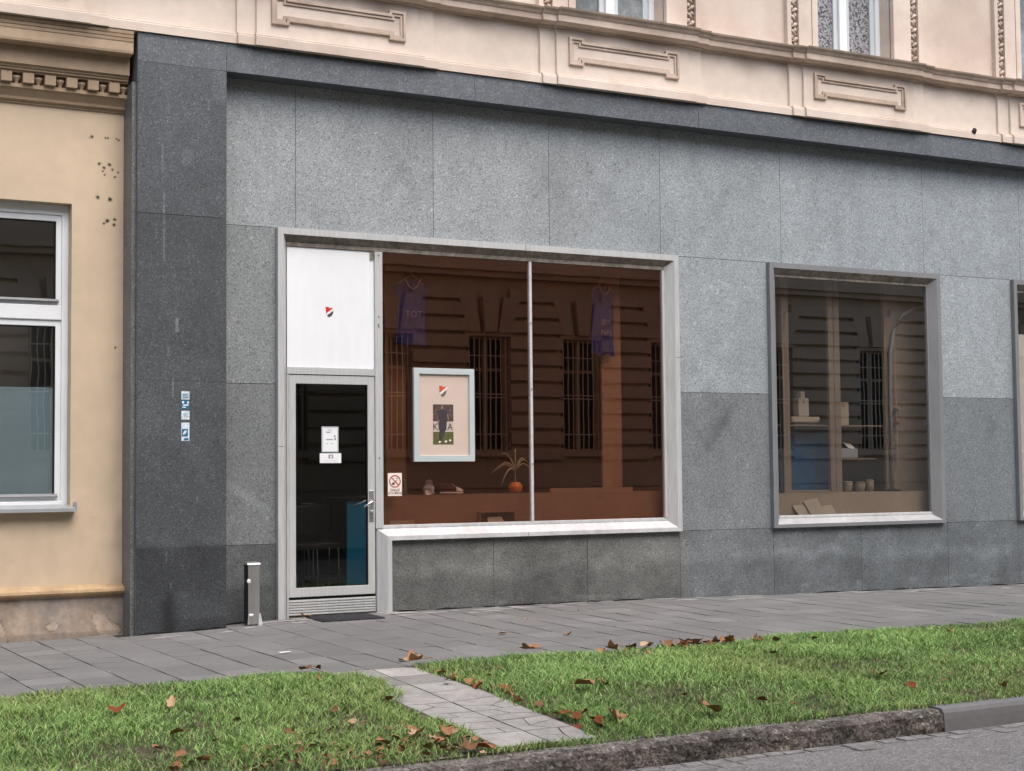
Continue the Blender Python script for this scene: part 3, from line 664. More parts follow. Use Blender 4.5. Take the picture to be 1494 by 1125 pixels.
# wall with window openings
OP = .525
mb = MB(); prev = X0
for c in PED:
    mb.box(prev, c-OP, -.10, .15, 5.56, 7.6); mb.box(c-OP, c+OP, -.10, .15, 7.45, 7.6); prev = c+OP
mb.box(prev, X1, -.10, .15, 5.56, 7.6); mb.box(X0, X1, -.10, .3, 7.602, 11.5)
mb.build('upper_wall', 'stucco', BL)
M['pane_lace'] = mat('patterned obscure glass', (.22, .225, .24), .4, speck=[(60, [(0, .10), (.25, .18), (.45, .5), (1, .8)])])
M['pane_net'] = mat('glass over grey net curtain', (.20, .225, .235), .25, [(9, .25), (2.5, .35), (40, .12)])
M['pane_dim'] = mat('dim curtain behind glass', (.16, .18, .20), .7, [(5, .35), (1.5, .3)])
for i, c in enumerate(PED):
    if not 3 < c < 16: continue
    # flat casing with a carved ribbon in a channel
    for s in (-1, 1):
        mb = MB()
        for a, b in ((OP, .60), (.605, .775), (.88, .93)):
            xa, xb = sorted((c+s*a, c+s*b)); mb.box(xa, xb, -.155 if a != .605 else -.148, -.09, 5.56, 7.45)
        mb.build('window_casing', 'stucco', BL)
        mb = MB(); z = 5.585; n_ = 0
        while z < 6.9:
            q = 1 if n_ % 2 else -1
            mb.blob((c+s*.828+q*.016, -.118, z+.03), .040, .034, .020, q*.7, 9, 6, .12)
            mb.blob((c+s*.828-q*.022, -.112, z+.055), .026, .028, .030, -q*.4, 9, 6, .15)
            mb.tube([(c+s*.828-q*.04, -.115, z), (c+s*.828, -.135, z+.02), (c+s*.828+q*.036, -.12, z+.05), (c+s*.828+q*.01, -.11, z+.075)], .010, 6)
            z += .078; n_ += 1
        mb.build('carved_ribbon', 'stucco_trim', BL, smooth=True)
    mb = MB(); mb.ring(rect(c-OP,c+OP,5.50,7.46), rect(c-OP+.06,c+OP-.06,5.58,7.40), .06, .16); mb.box(c-.05, c+.05, .055, .15, 5.58, 7.40)
    wn = mb.build('window', 'white_frame', BL, bevel=.006)
    for s in (-1, 1):
        xa, xb = sorted((c+s*.05, c+s*(OP-.06)))
        mb = MB(); mb.ring(rect(xa,xb,5.575,7.40), rect(xa+.06,xb-.06,5.60,7.34), .085, .13); mb.build('sash', 'grey_frame', wn, bevel=.005)
        mb = MB(); mb.box(xa+.055, xb-.055, .108, .112, 5.59, 7.36); mb.build('pane', 'pane_lace' if i % 2 == PED.index(min(PED, key=lambda q: abs(q-11.01))) % 2 else 'pane_net', wn)
    mb = MB(); mb.box(c-OP+.02, c+OP-.02, .22, .23, 5.5, 7.44); mb.build('curtain', 'pane_dim', wn)
    wn['label'] = 'white casement window of patterned obscure glass' if i % 2 == PED.index(min(PED, key=lambda q: abs(q-11.01))) % 2 else 'pale grey and white casement window over a grey net curtain'
mb = MB(); mb.box(X0+.1, X1-.1, .31, 8, 4.9, 11.4); mb.build('upper_floor_block', 'interior_dark', BL)
# chipped hole in the plinth course
mb = MB(); mb.blob((12.62,-.222,4.955), .035, .012, .03, .3, 10, 6, .25); mb.build('chipped_hole', 'interior_dark', BL)

# --- shop windows
def frame_ring(mb, O, I1, G, y0, yg):
    """outer outline O, front face to I1, splay back to glass line G"""
    n = len(O); vs = [(x,.02,z) for x,z in O]+[(x,y0,z) for x,z in O]+[(x,y0,z) for x,z in I1]+[(x,yg-.012,z) for x,z in G]+[(x,yg+.03,z) for x,z in G]
    fs = []
    for i in range(n):
        j = (i+1)%n
        for a in range(4): fs.append((a*n+i, a*n+j, (a+1)*n+j, (a+1)*n+i))
    mb.add(vs, fs)
yf, yg = -.052, .03
# main frame: an L that also runs round the door
O = [(4.557,-.05),(4.557,WT),(8.735,WT),(8.735,WB),(5.617,WB),(5.617,-.05)]
I1 = [(4.610,-.05),(4.610,3.298),(8.682,3.298),(8.682,.668),(5.652-.09,.668),(5.652-.09,-.05)]
I1 = [(4.610,-.05),(4.610,3.298),(8.682,3.298),(8.682,.668),(5.575,.668),(5.575,-.05)]
Gm = [(4.655,-.05),(4.655,3.235),(8.60,3.235),(8.60,.735),(5.495,.735),(5.495,-.05)]
def strip(mb, pts_list, closed=False):
    n = len(pts_list[0]); vs = [p for r in pts_list for p in r]; fs = []
    for i in range(n if closed else n-1):
        j = (i+1)%n
        for a in range(len(pts_list)-1): fs.append((a*n+i, (a+1)*n+i, (a+1)*n+j, a*n+j))
    mb.add(vs, fs)
def frame_obj(O, I1, G, mats, closed, parent, name):
    """mats: (main, soffit, sill)"""
    mb = MB()
    strip(mb, [[(x,.02,z) for x,z in O], [(x,yf,z) for x,z in O], [(x,yf,z) for x,z in I1], [(x,yg-.014,z) for x,z in G], [(x,yg+.03,z) for x,z in G]], closed)
    # material by run: horizontal top runs are grimy inside, bottom runs pale
    n = len(O)
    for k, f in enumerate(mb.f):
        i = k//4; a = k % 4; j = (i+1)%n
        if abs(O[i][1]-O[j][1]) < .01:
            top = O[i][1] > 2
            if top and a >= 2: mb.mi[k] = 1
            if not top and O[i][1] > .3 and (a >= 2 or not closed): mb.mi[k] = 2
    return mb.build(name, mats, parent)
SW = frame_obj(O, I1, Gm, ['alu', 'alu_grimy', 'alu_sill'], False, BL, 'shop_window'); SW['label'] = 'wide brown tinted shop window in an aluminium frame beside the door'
# glazing beads, mullions
def bars(parent, name, m, *bx, bevel=.003):
    mb = MB()
    for b in bx: mb.box(*b)
    return mb.build(name, m, parent, bevel=bevel)
bars(SW, 'glazing_bead', 'alu_sill', (5.56,8.60,.012,.05,.735,.765))
bars(SW, 'head_rail', 'alu_grimy', (4.655,8.60,.005,.05,3.205,3.24))
bars(SW, 'jamb_bead', 'alu', (8.572,8.60,.004,.05,.766,3.204))
bars(SW, 'mullion', 'alu_sill', (7.068,7.095,.005,.05,.766,3.204))
bars(SW, 'post', 'alu', (5.485,5.560,.0,.06,.736,3.204), (5.5,5.548,.005,.06,-.05,.734))
for x_, z_ in ((5.52,2.62),(5.52,2.55),(5.52,2.56-.03),(5.52,1.36),(7.081,2.62),(7.081,2.0),(7.081,1.3),(5.525,3.17)):
    mb = MB(); mb.lathe((x_, -.001, z_), [(.006,-.004),(.006,.004)], 8); mb.build('screw', 'black_gap', SW)
for a, b in ((5.56,7.068),(7.095,8.575)):
    p_ = MB(); p_.box(a-.005, b+.005, .026, .032, .75, 3.215); p_.build('pane', 'glass_brown', SW)
# frame seam lines
for b_ in ((7.0,7.003,-.0535,-.05,3.299,3.354),(7.0,7.003,-.0535,-.05,.632,.667),(8.684,8.734,-.0535,-.05,2.338,2.341),(4.559,4.609,-.0535,-.05,1.46,1.463)):
    mb = MB(); mb.box(*b_); mb.build('seam', 'black_gap', SW)
# transom panel over the door
TP = bars(SW, 'transom_panel', 'white_panel', (4.664,5.484,.018,.03,2.152,3.204), bevel=.002)
bars(SW, 'transom_bar', 'alu', (4.655,5.484,.0,.06,2.09,2.150))
bars(SW, 'door_post', 'alu', (4.655,4.672,.0,.06,-.05,2.088))
mb = MB(); mb.box(5.445,5.478,.006,.017,3.13,3.2); mb.build('bracket', 'alu_grimy', SW)
# crest: shield cut by a white diagonal band
def clip(poly, a, b, c):                            # keep a*x+b*z+c >= 0
    out = []
    for i in range(len(poly)):
        p, q = poly[i], poly[(i+1)%len(poly)]; dp = a*p[0]+b*p[1]+c; dq = a*q[0]+b*q[1]+c
        if dp >= 0: out.append(p)
        if dp*dq < 0: t = dp/(dp-dq); out.append((p[0]+(q[0]-p[0])*t, p[1]+(q[1]-p[1])*t))
    return out
def crest(cx, cz, wd, ht, y, mats, parent, tilt=-.12):
    sh = [(-.5,.40),(-.42,.2),(-.40,-.05),(-.28,-.32),(0,-.5),(.28,-.32),(.42,-.05),(.42,.2),(.5,.42),(.30,.40),(.12,.44),(-.02,.34),(-.18,.46),(-.34,.42)]
    mb = MB(); ct, st_ = math.cos(tilt), math.sin(tilt)
    # diagonal rises to the right:  z = x*.9 + k
    for k, (lo, hi) in enumerate(((.10, 9), (-.16, .10), (-9, -.16))):
        pl = clip(clip(sh, -.85, 1, -lo), .85, -1, hi)
        if len(pl) > 2: mb.k = k; mb.prism([(cx+(px*ct-pz*st_)*wd, cz+(px*st_+pz*ct)*ht) for px, pz in pl], y-.002, y)
    return mb.build('emblem', mats, parent)
crest(5.058, 2.645, .085, .095, .018, ['crest_red', 'crest_white', 'crest_dark'], TP)
# door leaf
mb = MB(); mb.ring(rect(4.676,5.481,.165,2.084), rect(4.740,5.414,.245,2.008), .008, .052)
DR = mb.build('door', 'alu', BL, bevel=.004); DR['label'] = 'narrow aluminium framed glass door with a grooved kick plate below'
p_ = MB(); p_.box(4.735,5.419,.027,.033,.24,2.013); p_.build('pane', 'glass_door', DR)
mb = MB(); mb.ring(rect(4.740,5.414,.245,2.008), rect(4.746,5.408,.251,2.002), .012, .045); mb.build('gasket', 'black_gap', DR)
mb = MB(); mb.box(4.674,5.483,.03,.05,.145,.164); mb.build('gap', 'black_gap', DR)
mb = MB()
for k in range(6): mb.sweep(4.676, 5.482, [(.04,.008+k*.0225),(.012,.008+k*.0225),(.006,.013+k*.0225),(.006,.024+k*.0225),(.018,.0285+k*.0225),(.04,.0285+k*.0225)][::-1])
mb.build('kick_plate', 'alu', DR); mb = MB(); mb.box(4.674,5.484,.02,.05,-.05,.14); mb.build('threshold', 'alu_grimy', DR)
HP = bars(DR, 'lock_plate', 'steel', (5.424,5.466,.001,.009,.80,1.075))
mb = MB(); mb.tube([(5.452,.004,.985),(5.452,-.035,.985),(5.43,-.05,.977),(5.345,-.055,.930)], .008, 10); mb.build('handle', 'chrome', DR, smooth=True)
mb = MB(); mb.tube([(5.452,.04,.985),(5.452,.075,.985),(5.43,.09,.985),(5.30,.12,.935)], .008, 10); mb.build('handle', 'chrome', DR, smooth=True)
mb = MB(); mb.lathe((5.446,-.004,.872), [(.014,0),(.016,.012),(.014,.024),(.006,.028)], 12); mb.tube([(5.446,.0,.85),(5.446,-.01,.85)], .012, 10); mb.build('lock_cylinder', 'steel', DR)

# right hand shop windows
def small_window(xl, xr, label, mats):
    O2 = rect(xl, xr, WB, WT)[::-1]; O2 = [(xl,WB),(xl,WT),(xr,WT),(xr,WB)]
    I2 = [(xl+.05,WB+.035),(xl+.05,WT-.055),(xr-.05,WT-.055),(xr-.05,WB+.035)]
    G2 = [(xl+.118,WB+.095),(xl+.118,WT-.118),(xr-.138,WT-.118),(xr-.138,WB+.095)]
    wq = frame_obj(O2, I2, G2, mats, True, BL, 'shop_window'); wq['label'] = label
    p_ = MB(); p_.box(xl+.11, xr-.13, .026, .032, WB+.09, WT-.11); p_.build('pane', 'glass_clear', wq)
    bars(wq, 'glazing_bead', 'alu_sill', (xl+.118,xr-.138,.012,.05,WB+.095,WB+.122)); bars(wq, 'head_rail', 'alu_grimy', (xl+.118,xr-.138,.008,.05,WT-.14,WT-.118))
    bars(wq, 'jamb_bead', 'alu_grey', (xr-.155,xr-.138,.004,.05,WB+.123,WT-.141))
    return wq
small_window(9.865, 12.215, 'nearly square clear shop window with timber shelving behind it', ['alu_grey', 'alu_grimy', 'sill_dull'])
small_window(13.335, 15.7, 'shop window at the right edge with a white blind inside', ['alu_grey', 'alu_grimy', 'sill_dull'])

# ------------------------------------------------------------------ interiors (parts of the building)
mb = MB(); mb.box(4.1, 9.2, .12, 5.0, -.02, .0); mb.box(9.3, 17.5, .12, 5.0, -.02, .0); mb.build('interior_floor', 'int_floor', BL)
mb = MB(); mb.box(4.0, 17.6, 5.0, 5.1, -.02, 3.7); mb.box(4.0, 4.1, .1, 5.0, -.02, 3.7); mb.box(9.2, 9.3, .1, 5.0, -.02, 3.7); mb.box(17.5,17.6,.1,5,-.02,3.7); mb.box(4.1,17.5,.1,5.0,3.6,3.7)
mb.box(12.75, 12.85, .1, 5.0, 0, 3.6); mb.build('interior_wall', 'interior', BL)
mb = MB()                                           # backs of the cladding so that no daylight leaks in
for a, b, z0, z1 in ((4.0,4.6,-.2,3.7),(4.6,17.6,3.3,3.7),(5.6,17.6,-.2,.66),(8.7,9.95,.6,3.3),(12.15,13.45,.6,3.3),(15.6,17.6,.6,3.3)): mb.box(a, b, .06, .10, z0, z1)
mb.build('masonry_back', 'interior_dark', BL)
mb = MB(); mb.box(5.57, 8.7, .16, .17, .66, 1.005); mb.box(5.57, 8.7, .16, .62, 1.006, 1.022); mb.build('display_ledge', 'brown_board', BL)
mb = MB(); mb.box(8.10, 8.33, .40, .43, 1.024, 3.6); mb.box(5.83,6.03,.55,.58,1.024,3.6); mb.build('timber_upright', 'brown_pale', BL)
mb = MB(); mb.box(5.55, 8.7, .3, .6, 3.18, 3.6); mb.build('pelmet', 'brown_board', BL)
tb = MB(); tb.box(7.40, 8.335, .22, .26, 1.024, 1.068); tag(tb.build('timber_batten', 'brown_pale'), 'long pale brown timber batten lying on the ledge behind the tinted glass', 'batten')
# right room: timber rack of posts and shelves
RK = thing('timber_rack', 'tan timber rack with shelves and a blue board behind the square shop window', 'shelving', (11.0,.35,.0))
bars(RK, 'upright', 'tan_wood', (10.285,10.38,.30,.34,.98,3.6)); bars(RK, 'upright', 'tan_wood', (10.915,10.985,.30,.34,.98,3.6)); bars(RK, 'upright', 'tan_wood', (11.0,11.08,.31,.35,.98,3.6))
bars(RK, 'upright', 'tan_wood', (11.70,11.78,.30,.34,.98,3.6))
bars(RK, 'shelf', 'tan_wood', (10.05,11.70,.345,.68,1.685,1.70)); bars(RK, 'rail', 'tan_wood', (10.38,10.915,.31,.34,.98,1.003))
bars(RK, 'back_board', 'blue_board', (10.385,11.09,.50,.51,.99,1.675))
bars(RK, 'side_board', 'tan_wood', (11.785,12.45,.31,.33,.98,3.6))
mb = MB(); mb.box(9.95, 12.6, .16, .17, .66, .955); mb.box(9.95, 12.6, .16, .70, .956, .975); mb.build('display_ledge', 'ledge_tan', BL)
def box_thing(name, label, b, m='card', cat='box', flap=True):
    mb = MB(); mb.box(*b)
    o = tag(mb.build(name, m, bevel=.004), label, cat)
    return o
def carton(name, label, x0, x1, y0, y1, z0, z1, m, cat='box'):
    t = thing(name, label, cat, ((x0+x1)/2, (y0+y1)/2, z0))
    mb = MB(); mb.box(x0, x1, y0, y1, z0, z1); mb.build('body', m, t, bevel=.004)
    mb = MB(); mb.add([(x0,y0-.001,z1-.02),(x1,y0-.001,z1-.02),(x1,y0-.001,z1-.017),(x0,y0-.001,z1-.017)], [(0,1,2,3)]); mb.box((x0+x1)/2-.012, (x0+x1)/2+.012, y0-.0015, y0-.0005, z1-.06, z1); mb.build('tape', 'tan_wood', t)
    return t
carton('carton', 'tall grey brown carton standing on the flat case on the rack shelf', 10.575, 10.715, .40, .50, 1.79, 1.985, 'card')
carton('carton', 'tiny pale carton on top of the tall carton on the rack', 10.615, 10.67, .41, .48, 1.986, 2.06, 'card')
carton('carton', 'square brown carton on the rack shelf right of the middle post', 11.085, 11.24, .37, .52, 1.701, 1.95, 'card')
fc = thing('flat_case', 'flat pale case lying on the rack shelf under the tall carton', 'case', (10.65,.45,1.70))
mb = MB(); mb.box(10.46, 10.84, .37, .55, 1.725, 1.788); mb.build('body', 'card', fc, bevel=.012)
mb = MB(); mb.box(10.50,10.80,.38,.54,1.7005,1.724); mb.build('base', 'black_plastic', fc)
mb = MB(); mb.lathe((10.82,.365,1.745), [(.014,0),(.016,.01),(.014,.02)], 10); mb.build('clasp', 'chrome', fc)
mb = MB()                                           # dark headphones-like bundle beyond the box
bp = thing('black_bag', 'black soft bag slumped on the rack shelf behind the brown carton', 'bag', (11.3,.52,1.70))
mb.blob((11.28,.58,1.80), .14, .07, .10, .3, 12, 8, .06); mb.build('body', 'black_plastic', bp, smooth=True); mb = MB(); mb.tube([(11.2,.56,1.88),(11.25,.56,1.96),(11.33,.56,1.95),(11.36,.56,1.87)], .01, 8); mb.build('strap', 'black_plastic', bp)
pn = thing('printer', 'small grey desk printer below the rack shelf', 'printer', (11.29,.5,1.35))
bars(RK, 'shelf', 'tan_wood', (11.09,11.70,.45,.68,1.325,1.34))
mb = MB(); mb.box(11.13,11.44,.46,.66,1.341,1.45); mb.build('body', 'grey_ink', pn, bevel=.015); mb = MB(); mb.add([(11.30,.455,1.455),(11.42,.455,1.43),(11.42,.56,1.50),(11.30,.56,1.52)], [(0,1,2,3)]); mb.build('paper_tray', 'paper', pn)
for x_, r_, h_, l_ in ((11.25,.05,.115,'squat tan cup on the ledge, left one of three'),(11.42,.055,.105,'square tan tub on the ledge between two cups'),(11.56,.045,.13,'round topped pale jar on the ledge, right one of three')):
    t = thing('cup', l_, 'cup', (x_,.42,.976)); mb = MB(); mb.lathe((x_,.42,.976), [(r_*.8,0),(r_,h_*.7),(r_,h_*.85)], 16); mb.build('body', 'card', t, smooth=True)
    mb = MB(); mb.lathe((x_,.42,.976+h_*.851), [(r_*1.06,0),(r_*1.06,h_*.1),(r_*.7,h_*.16)], 16); mb.build('lid', 'tan_wood', t)
for pts, l_ in (([(10.30,.09,.752),(10.48,.09,.752),(10.44,.15,.86),(10.26,.15,.85)],'thin tan card leaning low behind the square window, leftmost of three'),([(10.44,.07,.753),(10.63,.07,.753),(10.585,.14,.925),(10.40,.14,.895)],'tilted pale card leaning behind the square window, tallest of three'),([(10.62,.10,.752),(10.82,.10,.752),(10.78,.15,.85),(10.60,.15,.83)],'pale card leaning low behind the square window, rightmost of three')):
    mb = MB(); mb.add(pts+[(x,y+.003,z) for x,y,z in pts], [(0,1,2,3),(7,6,5,4),(1,0,4,5),(2,1,5,6),(3,2,6,7),(0,3,7,4)]); tag(mb.build('card_sheet', 'card'), l_, 'card')
# inner sill of the right window
mb = MB(); mb.box(9.95,12.2,.055,.16,.70,.75); mb.build('inner_sill', 'alu_sill', BL)
mb = MB(); mb.box(5.57,8.7,.055,.16,.70,.75); mb.build('inner_sill', 'brown_board', BL)
# arched floor lamp with beads
FL = thing('arc_lamp', 'dark arched lamp stem with hanging beads in front of the tan side board', 'lamp', (11.9,.27,.976))
mb = MB(); mb.tube([(11.75,.27,.976),(11.75,.27,2.1),(11.76,.27,2.5),(11.82,.27,2.75),(11.95,.27,2.92),(12.12,.27,3.0),(12.3,.27,3.03)], .018, 10); mb.build('stem', 'grey_ink', FL, smooth=True)
mb = MB(); mb.lathe((11.75,.27,.977), [(.09,0),(.09,.02),(.02,.03)], 16); mb.build('base', 'black_plastic', FL)
mb = MB(); mb.tube([(11.83,.265,1.25),(11.82,.265,2.6)], .006, 6); mb.build('cord', 'card', FL)
for z_ in (1.88, 1.74):
    mb = MB(); mb.blob((11.83,.262,z_), .035, .035, .035, 0, 12, 8); mb.build('bead', 'brown_board', FL, smooth=True)
wb = MB(); wb.box(13.40,15.6,.12,.13,.70,2.75); tag(wb.build('window_blind', mat('white blind', (.78,.78,.74), .8, [(3,.03)])), 'white blind hanging inside the shop window at the right edge', 'blind')
# room behind the door
ct = thing('counter', 'tall blue counter front standing inside behind the glass door', 'counter', (6.2,1.7,0)); mb = MB(); mb.box(5.83,6.8,1.50,1.54,.11,.96); mb.build('front_panel', 'blue_counter', ct)
mb = MB(); mb.box(5.83,6.8,1.53,2.1,.0,.11); mb.build('plinth', 'interior_dark', ct); mb = MB(); mb.box(5.80,6.83,1.48,2.12,.961,.99); mb.build('top', 'interior_dark', ct)
def stool(x, y, label):
    t = thing('stool', label, 'stool', (x, y, 0), 'stools inside the glass door')
    mb = MB(); mb.box(x-.16,x+.16,y-.15,y+.15,.50,.56); mb.build('seat', 'black_plastic', t, bevel=.02)
    mb = MB(); mb.box(x-.15,x+.15,y+.13,y+.16,.62,.92); mb.build('backrest', 'black_plastic', t, bevel=.02)
    mb = MB(); mb.tube([(x-.15,y+.14,.93),(x+.0,y+.14,.935)], .007, 6); mb.build('grip_rail', 'chrome', t)
    for sx in (-1, 1):
        for sy in (-1, 1):
            mb = MB(); mb.tube([(x+sx*.14,y+sy*.13,.0),(x+sx*.13,y+sy*.12,.51)], .010, 8); mb.build('leg', 'chrome', t)
    mb = MB(); mb.ring([(x-.13,.22),(x+.13,.22),(x+.13,.24),(x-.13,.24)],[(x-.128,.222),(x+.128,.222),(x+.128,.238),(x-.128,.238)], y-.13, y-.12); mb.build('foot_rail', 'chrome', t)
stool(5.36, 1.55, 'black stool with chrome legs inside the door, farthest from the blue counter'); stool(5.66, 1.75, 'black stool with chrome legs inside the door, beside the blue counter')

# ------------------------------------------------------------------ things in and on the shop window
FP = thing('framed_poster', 'light blue framed poster with a shield crest and a football photo on the tinted glass', 'poster', (6.165,-.0,1.32))
mb = MB(); mb.ring(rect(5.858,6.470,1.325,2.172), rect(5.912,6.418,1.380,2.118), -.012, .02); mb.build('frame', 'poster_frame', FP, bevel=.003)
mb = MB(); mb.box(5.905,6.425,.008,.012,1.375,2.125); pr_ = mb.build('print', 'poster_paper', FP)
crest(6.155, 1.965, .085, .105, .0075, ['crest_red2', 'crest_white2', 'crest_dark2'], pr_)
mb = MB(); mb.k = 0; mb.box(6.055,6.26,.006,.0075,1.690,1.845); mb.k = 1; mb.box(6.055,6.26,.006,.0075,1.596,1.689); mb.k = 2; mb.box(6.055,6.26,.006,.0075,1.482,1.595)
ph = mb.build('photograph', ['photo_crowd', 'photo_board', 'photo_grass'], pr_)
text('KI', .088, 6.087, .0055, 1.612, 'black_ink', pr_, 'lettering', .9); text('A', .088, 6.225, .0055, 1.612, 'black_ink', pr_, 'lettering', .95)
mb = MB()                                           # the player in the photograph: a flat printed figure
mb.k = 0
mb.prism([(6.118,1.60),(6.160,1.595),(6.186,1.61),(6.192,1.68),(6.205,1.72),(6.192,1.785),(6.165,1.80),(6.140,1.80),(6.118,1.78),(6.105,1.71),(6.118,1.66)], .0040, .0050)
mb.prism([(6.118,1.60),(6.112,1.55),(6.118,1.512),(6.130,1.512),(6.138,1.56),(6.150,1.60)], .0041, .0050); mb.prism([(6.150,1.60),(6.146,1.56),(6.132,1.53),(6.142,1.522),(6.162,1.56),(6.176,1.605)], .0042, .0050)
mb.k = 1
mb.prism([(6.145+.013*math.cos(t), 1.818+.018*math.sin(t)) for t in [k*math.pi/5 for k in range(10)]], .0039, .0050)
mb.prism([(6.108,1.71),(6.095,1.66),(6.103,1.655),(6.118,1.70)], .0038, .0050); mb.prism([(6.195,1.75),(6.204,1.70),(6.212,1.702),(6.206,1.765)], .0038, .0050)
mb.k = 2
mb.prism([(6.115,1.512),(6.108,1.502),(6.112,1.494),(6.128,1.498),(6.130,1.512)], .0037, .0050); mb.prism([(6.182+.012*math.cos(t), 1.508+.011*math.sin(t)) for t in [k*math.pi/5 for k in range(10)]], .0037, .0050); mb.prism([(6.225+.012*math.cos(t), 1.518+.009*math.sin(t)) for t in [k*math.pi/4 for k in range(8)]], .0037, .0050)
mb.build('player_print', ['photo_kit', 'photo_skin', 'crest_white2'], pr_)
# no smoking sign behind the glass
NS = thing('no_smoking_sign', 'small pinkish no smoking sign stuck low on the tinted glass by the door', 'sign', (5.68,.022,1.02))
mb = MB(); mb.box(5.612,5.748,.0215,.0245,1.022,1.226); mb.build('plate', 'sign_paper', NS)
cx_, cz_ = 5.68, 1.152
cir = lambda r: [(cx_+r*math.cos(t), cz_+r*math.sin(t)) for t in [2*math.pi*k/28 for k in range(28)]]
mb = MB(); mb.ring(cir(.056), cir(.047), .0190, .0212); mb.prism([(cx_-.040,cz_+.034),(cx_-.034,cz_+.040),(cx_+.040,cz_-.034),(cx_+.034,cz_-.040)][::-1], .0185, .0206); mb.build('ban_ring', 'sign_red', NS)
mb = MB(); mb.prism([(cx_-.030,cz_-.028),(cx_-.010,cz_-.034),(cx_-.002,cz_-.024),(cx_-.012,cz_-.010),(cx_-.028,cz_-.014)], .0195, .0212); mb.prism([(cx_-.01,cz_-.012),(cx_+.016,cz_+.012),(cx_+.020,cz_+.008),(cx_-.006,cz_-.017)][::-1], .0195, .0212)
mb.prism([(cx_+.02,cz_+.016),(cx_+.026,cz_+.022),(cx_+.022,cz_+.034),(cx_+.017,cz_+.028)], .0195, .0212); mb.build('cigarette', 'black_ink', NS)
text('ZÁKAZ', .030, 5.68, .0205, 1.064, 'black_ink', NS, 'lettering'); text('KOUŘENÍ', .030, 5.68, .0205, 1.036, 'black_ink', NS, 'lettering')
# notices on the door
N1 = thing('notice', 'white framed notice sheet taped at eye height on the door glass', 'notice', (5.06,.02,1.41))
mb = MB(); mb.box(4.984,5.140,.0215,.0245,1.412,1.636); mb.build('sheet', 'paper', N1); mb = MB(); mb.ring(rect(4.986,5.138,1.414,1.634), rect(4.996,5.128,1.424,1.624), .0200,.0213); mb.build('border', 'grey_frame', N1)
mb = MB()
for z_, a, b in ((1.606,5.04,5.08),(1.590,5.02,5.075),(1.585,5.03,5.06),(1.526,5.02,5.09),(1.522,5.03,5.085),(1.488,5.02,5.045),(1.488,5.065,5.09)): mb.box(a, b, .0205, .0213, z_-.0022, z_+.0022)
mb.build('text_lines', 'grey_ink', N1)
mb = MB(); mb.prism([(5.098,1.545),(5.112,1.545),(5.114,1.56),(5.110,1.562),(5.097,1.558)], .0203,.0213); mb.prism([(5.1,1.528),(5.115,1.515),(5.118,1.535),(5.106,1.543)], .0203,.0213); mb.build('figure_print', 'grey_ink', N1)
N2 = thing('notice', 'wide white card with a small dark picture, under the notice sheet on the door glass', 'notice', (5.065,.02,1.318))
mb = MB(); mb.box(4.966,5.166,.0215,.0245,1.318,1.404); mb.build('sheet', 'paper', N2); mb = MB(); mb.box(5.046,5.09,.0203,.0213,1.358,1.392); mb.build('picture', 'grey_ink', N2); mb = MB(); mb.prism([(5.060,1.360),(5.078,1.360),(5.074,1.385),(5.064,1.385)], .0195,.0202); mb.build('figure_print', 'sign_paper', N2)
mb = MB(); mb.box(5.0,5.13,.0205,.0213,1.336,1.339); mb.build('text_lines', 'grey_frame', N2)
# stickers on the pilaster
def sticker(z0, z1, label, kind):
    t = thing('sticker', label, 'sticker', (3.70,-.204,z0))
    y = -.2022; mb = MB(); mb.box(3.668,3.735,y-.0006,y+.0016,z0,z1); mb.build('backing', 'sticker_w' if kind != 1 else 'sticker_b', t)
    mb = MB()
    if kind == 0:
        for q in (.15,.38,.6): mb.box(3.675,3.728,y-.0014,y-.0008,z0+(z1-z0)*q,z0+(z1-z0)*(q+.12))
        mb.build('print', 'sticker_b', t)
    elif kind == 1:
        for a, b, c, d in ((3.673,3.69,.62,.9),(3.715,3.731,.6,.88),(3.68,3.728,.35,.52),(3.675,3.705,.12,.25)): mb.box(a,b,y-.0014,y-.0008,z0+(z1-z0)*c,z0+(z1-z0)*d)
        mb.build('print', 'sticker_w', t)
    elif kind == 2:
        for q in range(4): mb.box(3.686,3.722,y-.0014,y-.0008,z0+.02+q*.01,z0+.023+q*.01)
        mb.build('print', 'sticker_b', t)
    else:
        mb.box(3.672,3.722,y-.0014,y-.0008,z0+.035,z0+.098); mb.box(3.69,3.728,y-.0014,y-.0008,z0+.004,z0+.022); mb.build('print', 'sticker_b', t)
        mb = MB(); mb.prism([(3.68,z0+.05),(3.70,z0+.055),(3.715,z0+.08),(3.70,z0+.088),(3.685,z0+.072)], y-.002, y-.0016); mb.build('figure_print', 'sticker_w', t)
sticker(1.845,1.912,'pale sticker with blue lines, topmost of the column on the dark pilaster',0); sticker(1.768,1.838,'dark blue sticker with pale patches, second from top on the dark pilaster',1)
sticker(1.680,1.752,'square whitish sticker, third down on the dark pilaster',2); sticker(1.505,1.655,'tall sticker with a dark blue picture, lowest on the dark pilaster',3)

